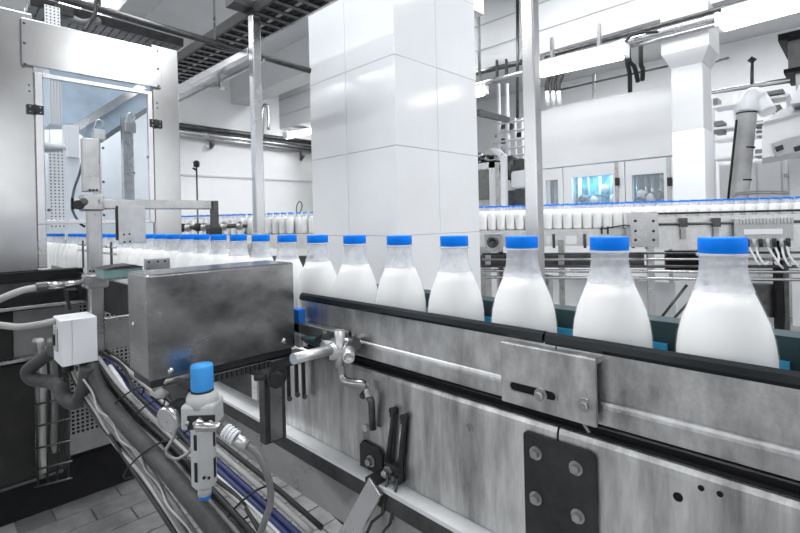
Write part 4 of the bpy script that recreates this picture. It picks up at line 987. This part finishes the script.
# ================================================================== white machine with windows
YM = 6.2
wm = thing('white_machine', 'large white enclosed machine with windows behind the far conveyor', 'machine', (OY(600, 200, YM).x, YM + .5, 0))
mx0, mx1 = OY(541, 130, YM).x, OY(690, 130, YM).x
mzt = OY(620, 95.5, YM).z; mzm = OY(600, 163, YM).z
MB().box((mx0, YM, mzm), (mx1, YM + 1.2, mzt)).build('hood', 'white_wall', wm, bevel=.01)
MB().box((mx0, YM + .25, 0), (mx1, YM + 1.2, mzm)).build('core', 'white_wall', wm)
edges = [541, 563, 616, 625, 668, 690]
wins = {0: (546, 558, 180, 204, 'dark_interior'), 1: (572, 613, 176, 203, 'cyan_lit'), 3: (632, 664, 174, 202, 'dark_interior')}
for k in range(5):
    xa, xb = OY(edges[k], 180, YM).x, OY(edges[k + 1], 180, YM).x
    zt_, zb_ = mzm - .012, .5
    if k in wins:
        x0, x1, y0, y1, mt = wins[k]
        wa, wb_ = OY(x0, 190, YM).x, OY(x1, 190, YM).x; zc = (x0 + x1) / 2
        wz1, wz0 = OY(zc, y0, YM).z, OY(zc, y1 + 14, YM).z
        dr = MB().box((xa + .006, YM, zb_), (wa, YM + .04, zt_)).box((wb_, YM, zb_), (xb - .006, YM + .04, zt_)).box((wa, YM, wz1), (wb_, YM + .04, zt_)).box((wa, YM, zb_), (wb_, YM + .04, wz0)).build('door', 'white_wall', wm)
        MB().box((wa, YM + .015, wz0), (wb_, YM + .02, wz1)).build('pane', 'pane_clear', dr)
        MB().box((wa - .05, YM + .23, wz0 - .05), (wb_ + .05, YM + .25, wz1 + .05)).build('interior_back', mt, dr)
        if k == 1:
            bl = area('machine_lamp', ((wa + wb_) / 2, YM + .1, wz1 + .02), wb_ - wa, 2.5, sy=.05); bl.data.color = (.35, .8, 1)
        rr_ = random.Random(k); nn = 3 if k == 0 else 8
        for i in range(nn):
            xx = wa + (wb_ - wa) * (i + .5) / nn + rr_.uniform(-.02, .02)
            if i % 2 == 0 or k == 0: MB().tube([(xx, YM + .17, wz0), (xx + rr_.uniform(-.03, .03), YM + .17, wz1)], rr_.uniform(.012, .03), 8).build('inner_pipe', 'steel' if k != 1 else ('blue_panel' if i % 4 else 'white_plastic'), dr)
            else:
                zz = wz0 + (wz1 - wz0) * rr_.uniform(.2, .75); MB().lathe([(.03, -.05), (.055, -.03), (.055, .03), (.03, .05)], (xx, YM + .14, zz), (rr_.uniform(-1, 1), -.3, .4), 12).build('inner_valve', 'white_plastic' if rr_.random() < .6 else 'steel_dark', dr)
        if k: MB().tube([(wa, YM + .12, wz0 + (wz1 - wz0) * .42), ((wa + wb_) / 2, YM + .12, wz0 + (wz1 - wz0) * .55), (wb_, YM + .12, wz0 + (wz1 - wz0) * .45)], .018, 8).build('inner_pipe', 'steel_dark' if k == 3 else 'cyan_lit', dr)
    else:
        dr = MB().box((xa + .006, YM, zb_), (xb - .006, YM + .04, zt_)).build('door', 'white_wall', wm)
    if k in (2, 4):
        MB().box((xa - .01, YM - .015, zb_), (xa + .03, YM, zt_)).build('door_seal', 'steel', dr)
        MB().box((xa + .0, YM - .04, OY(edges[k], 182, YM).z - .05), (xa + .05, YM - .015, OY(edges[k], 182, YM).z + .05)).build('latch', 'iron_black', dr)
tag(MB().box((mx0 + .1, YM + .05, mzt), (mx1 - .1, YM + 1.1, mzt + .04)).build('roof_cover', 'white_wall'), 'flat white cover lying on the roof of the white machine', 'cover')

# ================================================================== equipment seen between pillar and frame post
YE = 6.6
cw = thing('washer_unit', 'white framed equipment cabinet between pillar and frame post', 'machine', (OY(488, 200, YE).x, YE + .2, 0))
a_, b_ = OY(470, 170, YE), OY(495, 170, YE)
zt_ = OY(484, 163, YE).z
MB().box((a_.x, YE, 0), (b_.x, YE + .6, zt_)).build('case', 'steel', cw); 
MB().box((b_.x - .1, YE - .03, 0), (b_.x, YE, zt_)).build('frame', 'white_plastic', cw); MB().box((a_.x, YE - .03, zt_ - .1), (b_.x, YE, zt_)).build('frame', 'white_plastic', cw)
MB().box((a_.x + .1, YE - .02, OY(484, 200, YE).z), (b_.x - .12, YE - .005, OY(484, 170, YE).z)).build('door', 'guard_grey', cw)
for k in range(6):
    x = 473 + k * 3.6; c_ = OY(x, 158, YE + .1); MB().lathe([(.05, -.06), (.07, 0), (.05, .06)], c_ + Vector((0, 0, random.uniform(-.04, .05))), (random.uniform(-1, 1), .5, random.uniform(-.5, .5)), 10).build('fitting', 'steel_dark' if k % 2 else 'steel', cw)
MB().box(OY(474, 163.5, YE) + Vector((0, 0, 0)), OY(496, 160, YE) + Vector((0, .3, 0))).build('top_plate', 'iron_black', cw)
cable('riser_pipe', [Vector((OY(504, 215, YE - .45).x, YE - .45, 0)), OY(504, 170, YE - .45), OY(503, 158, YE - .45), OY(497, 152, YE - .3), OY(490, 152, YE)], .055, 'white_plastic', 'white bent riser pipe beside the white framed cabinet', 'pipe', n=10)
pu = thing('pump', 'rounded grey pump with pale motor cover beside the frame post', 'pump', OY(514, 205, YE))
MB().lathe([(.0, -.12), (.15, -.12), (.2, -.05), (.2, .05), (.15, .12), (0, .12)], OY(512, 168, YE), (.3, -1, 0), 18).build('volute', 'steel_dark', pu)
a_ = OY(518, 178, YE - .25); MB().box(a_ + Vector((-.14, 0, -.17)), a_ + Vector((.14, .25, .12))).build('motor_cover', 'white_plastic', pu, bevel=.05, seg=4)
MB().box(a_ + Vector((-.1, .02, .12)), a_ + Vector((.04, .2, .3))).build('motor_box', 'steel_dark', pu, bevel=.01)
MB().box(a_ + Vector((-.25, 0, -.75)), a_ + Vector((.2, .5, -.18))).build('pump_base', 'dark_interior', pu)
MB().box(a_ + Vector((-.25, .05, -(a_.z))), a_ + Vector((.2, .5, -.75))).build('pump_foot', 'steel', pu)
pr = thing('pipe_rack', 'white pipe rack with dark fittings between pillar and frame post', 'pipe rack', (OY(506, 100, YE).x, YE + .75, 0))
for x in (498, 506.5, 515, 522): MB().tube([Vector((OY(x, 100, YE + .75).x, YE + .75, 0)), OY(x, 84 if x < 510 else 118, YE + .75)], .04 if x < 510 else .022, 8).build('riser', 'white_plastic', pr)
for y in (122, 131, 140, 148, 156): MB().tube([OY(493, y + 3, YE + .73), OY(525, y - 2, YE + .73)], .02, 6).build('cross_pipe', 'white_plastic', pr)
for k in range(16):
    x = random.choice([499, 503, 510, 517, 521]) + random.uniform(-1.5, 1.5); y = 126 + (k % 5) * 8 + random.uniform(-2, 2); c_ = OY(x, y, YE + .79)
    MB().box(c_ - Vector((.05, .03, .05)), c_ + Vector((.04, .03, .03))).build('fitting', random.choice(['iron_black', 'steel_dark', 'steel']), pr, bevel=.01)
tag(MB().bar(OY(478, 112.5, 5.6), OY(508, 120, YE + .75), .07, .09).build('support_arm', 'steel_dark'), 'dark support arm sticking out from behind the tiled pillar', 'arm')
for x0, y0, x1, y1, lb in ((497, 66, 497, 80, 'short dark drop hanger nearest the pillar'), (506.5, 65, 506.5, 79, 'short dark drop hanger nearest the frame post')):
    tag(MB().bar(OY(x1, y1, 5.2), OY(x0, y0 - 6, 5.47), .03, .03, up=(1, 0, 0)).build('drop_hanger', 'iron_black'), lb, 'hanger')
tag(MB().tube([OY(517.5, -10, 5.38), OY(517.5, 118, 5.38)], .02, 6).build('drop_pipe', 'steel_dark'), 'dark vertical pipe close behind the frame post', 'pipe')

# ================================================================== right background: duct, hopper, cabinets
du = thing('flexible_duct', 'grey flexible duct with dark bands rising beside the white hopper', 'duct', D(738, 196, 5.2))
zd = 5.2
path = [(736, 212, zd), (739, 190, zd), (742, 160, zd), (745, 130, zd), (747, 112, zd)]
MB().tube(dpts(path), .095, 14, spline=True).build('sleeve', 'duct_grey', du)
for (x, y) in ((746.5, 113), (744.3, 148), (741, 180)): MB().lathe([(.099, -.008), (.099, .008)], D(x, y, zd), (.05, 0, 1), 16).build('band', 'iron_black', du)
MB().tube(dpts([(747, 112, zd), (749, 100, zd), (754, 95, zd), (760, 99, zd), (768, 112, zd - .1)]), [.095] * 6 + [.09] * 6 + [.085] * 6 + [.08] * 7, 14, spline=True).build('elbow', 'white_plastic', du)
tag(MB().tube(dpts([(727.5, 205, 5.15), (732.3, 160, 5.15), (736.5, 120, 5.15)]), .012, 6).build('duct_cable', 'cable_dark'), 'thin black cable along the edge of the flexible duct', 'cable')
ho = thing('hopper_machine', 'big white machine housing with an angled top at the back', 'machine', D(795, 196, 4.9))
zh = 4.75
P = [D(762, 158, zh), D(762, 126, zh), D(768, 120, zh), D(800, 112, zh), D(850, 100, zh), D(850, 146, zh), D(800, 152, zh)]
hd_ = ray(762, 214); hd_.z = 0; hd_ = hd_.normalized() * .7
back = [p_ + hd_ for p_ in P]; n = len(P)
MB().add(P + back, [tuple(range(n))[::-1], tuple(range(n, 2 * n))] + [(i, (i + 1) % n, (i + 1) % n + n, i + n) for i in range(n)]).build('housing', 'white_wall', ho)
Q = [D(764, 122, zh - .02), D(780, 110, zh + .3), D(850, 92, zh + .3), D(850, 100, zh - .02)]
MB().add(Q + [q_ - Vector((0, 0, .03)) for q_ in Q], [(0, 1, 2, 3), (7, 6, 5, 4), (0, 4, 5, 1), (1, 5, 6, 2), (2, 6, 7, 3), (3, 7, 4, 0)]).build('grey_lid', 'grey_plastic', ho)
MB().bar(D(775, 150, zh - .03), D(850, 128, zh - .03), .02, .14).build('front_band', 'grey_plastic', ho)
for x0, x1 in ((776, 783), (795, 803)): MB().bar(D(x0, 149.5, zh - .05), D(x1, 147, zh - .05), .01, .05).build('band_slot', 'iron_black', ho)
MB().prism([(D(790, 105, zh).x, D(785, 104, zh).z), (D(860, 105, zh).x, D(785, 104, zh).z), (D(860, 90, zh).x, D(800, 84, zh).z), (D(800, 90, zh).x, D(800, 86, zh).z)], 'y', D(790, 100, zh).y, D(790, 100, zh).y + .5).build('hood', 'white_plastic', ho)
pf = D(800, 150, 5.3)
MB().box((pf.x - .1, pf.y, 0), (pf.x + .5, pf.y + .3, pf.z)).build('pedestal', 'white_wall', ho)
YW = 7.5
lk = thing('locker', 'white double door cabinet below the hopper machine', 'cabinet', (OY(770, 180, YW).x, YW + .2, 0))
lx = [OY(x, 180, YW).x for x in (719, 733, 757, 782, 789, 797, 830)]; lz = OY(770, 160, YW).z
MB().box((lx[0], YW + .02, 0), (lx[-1], YW + .5, lz)).build('carcass', 'white_wall', lk)
for k in range(6):
    dr = MB().box((lx[k] + .008, YW, .05), (lx[k + 1] - .008, YW + .02, lz - .02)).build('door', 'white_wall', lk, bevel=.004)
    if k in (3, 5): MB().box((lx[k] + .02, YW - .03, OY(790, 175, YW).z - .02), (lx[k] + .14, YW, OY(790, 175, YW).z + .02)).build('handle', 'grey_plastic', dr)
sh = thing('storage_rack', 'pale storage rack with dark items behind the flexible duct', 'rack', (OY(725, 150, 8.2).x, 8.2, 0))
for y in (106, 128, 139, 158): MB().box((OY(714, y, 8.2).x, 8.1, OY(725, y, 8.2).z - .02), (OY(790, y, 8.2).x, 8.5, OY(725, y, 8.2).z + .01)).build('shelf', 'white_plastic', sh)
for x in (714, 737, 790): MB().box((OY(x, y, 8.2).x - .02, 8.15, 0), (OY(x, y, 8.2).x + .02, 8.2, OY(x, 95, 8.2).z)).build('upright', 'white_plastic', sh)
for (x0, x1, y0, y1) in ((714, 719, 99, 106), (715, 724, 122, 127), (715, 724, 129, 134.5), (755, 764, 122, 128), (757, 763, 131, 137), (756, 764, 150, 158), (763, 784, 93, 97), (762, 772, 99, 104), (767, 773, 107, 113), (775, 781, 106, 112)):
    o = MB().box((OY(x0, y1, 8.2).x, 8.12, OY(x0, y1, 8.2).z), (OY(x1, y1, 8.2).x, 8.4, OY(x0, y0, 8.2).z)).build('storage_bin', 'guard_grey', bevel=.01); tag(o, 'dark grey bin on the pale storage rack', 'bin', 'bins on the storage rack')
dc = thing('extract_hood', 'dark steel extractor duct with stepped hood at the ceiling', 'duct', D(800, 95, 5.6))
p_ = D(818, 60, 5.6)
MB().box((p_.x - .2, p_.y - .1, D(790, 98, 5.6).z), (p_.x + .5, p_.y + .5, D(790, 66, 5.6).z)).build('duct_body', 'steel', dc)
MB().box((p_.x - .26, p_.y - .18, D(790, 68, 5.6).z), (p_.x + .6, p_.y + .6, D(790, 40, 5.6).z)).build('upper_body', 'guard_grey', dc)
MB().box((p_.x - .34, p_.y - .28, D(790, 40, 5.6).z), (p_.x + .7, p_.y + .7, D(790, 33, 5.6).z)).build('top_rim', 'black_paint', dc)
MB().box((p_.x - .3, p_.y - .22, D(790, 72, 5.6).z), (p_.x + .6, p_.y + .6, D(790, 68, 5.6).z)).build('skirt', 'black_paint', dc)
for x0, y0, x1, y1, r, mt, lb in ((712, 92, 790, 80, .03, 'steel_bright', 'pale pipe across the back wall behind the duct'), (712, 93.5, 790, 82, .012, 'steel_dark', 'thin dark pipe across the back wall behind the duct'), (712, 62, 728, 58, .02, 'steel_dark', 'short dark pipe beside the column capital')):
    tag(MB().tube([OY(x0, y0, 7.2), OY(x1, y1, 10.02 if x1 < 750 else 7.2)], r, 8).build('back_pipe', mt), lb, 'pipe')
sr = thing('hanger_rod', 'dark hanger rod with round head above the pale back pipe', 'rod', OY(752, 85, 7.2)); MB().tube([OY(752, 84, 7.2), OY(752, 60, 7.2)], .02, 6).build('rod', 'steel_dark', sr); MB().lathe([(0, -.05), (.05, 0), (0, .05)], OY(752, 60, 7.2), (0, 0, 1), 10).build('head', 'iron_black', sr)
tag(MB().tube(dpts([(733, 196, 4.9), (740, 193.5, 4.9), (765, 192.5, 4.9), (787, 193, 4.9)]), .018, 8, spline=True).build('bent_pipe', 'steel'), 'curved grey pipe just above the distant bottle caps', 'pipe')

# ================================================================== left background beyond the bottle row
wp = thing('level_probe', 'thin upright probe rod with black head standing near the left wall', 'probe', Vector((D(198, 225, 5.2).x, D(198, 225, 5.2).y, 0)))
MB().tube([wp.location, D(196.5, 166, 5.2)], .010, 6).build('rod', 'steel_dark', wp); MB().lathe([(.03, 0), (.035, .05), (.02, .07)], D(196.5, 167, 5.2), (0, 0, 1), 10).build('head', 'iron_black', wp); MB().tube([D(193, 168, 5.2), D(196, 170, 5.2)], .012, 6).build('side_pin', 'iron_black', wp)
gp = thing('pipe_manifold', 'dark horizontal pipe manifold seen above the near blue caps', 'manifold', D(205, 230, 4.6))
MB().tube([D(176, 228, 4.6), D(247, 225.5, 4.6)], .022, 8).build('header_pipe', 'steel_dark', gp)
for x in (182, 188, 198, 204, 214, 224, 240): MB().lathe([(.03, -.04), (.045, 0), (.03, .04)], D(x, 228 - (x - 176) * .035, 4.6), (1, .4, .2), 8).build('coupling', 'iron_black' if x % 4 else 'steel', gp)
MB().box(Vector((D(212, 230, 4.6).x - .03, D(212, 230, 4.6).y, 0)), Vector((D(212, 230, 4.6).x + .03, D(212, 230, 4.6).y + .06, D(212, 229, 4.6).z))).build('stand', 'steel', gp)
wg = cable('wire_loop', [fl_(s_at(297, -.205), -.205, FBASE)] + dpts([(296.5, 213, 5.5), (297, 205, 5.5), (300, 201.5, 5.5), (302, 206, 5.5), (300, 214, 5.5)]), .006, 'steel_dark', 'thin wire loop above the far bottles next to the pillar', 'wire')
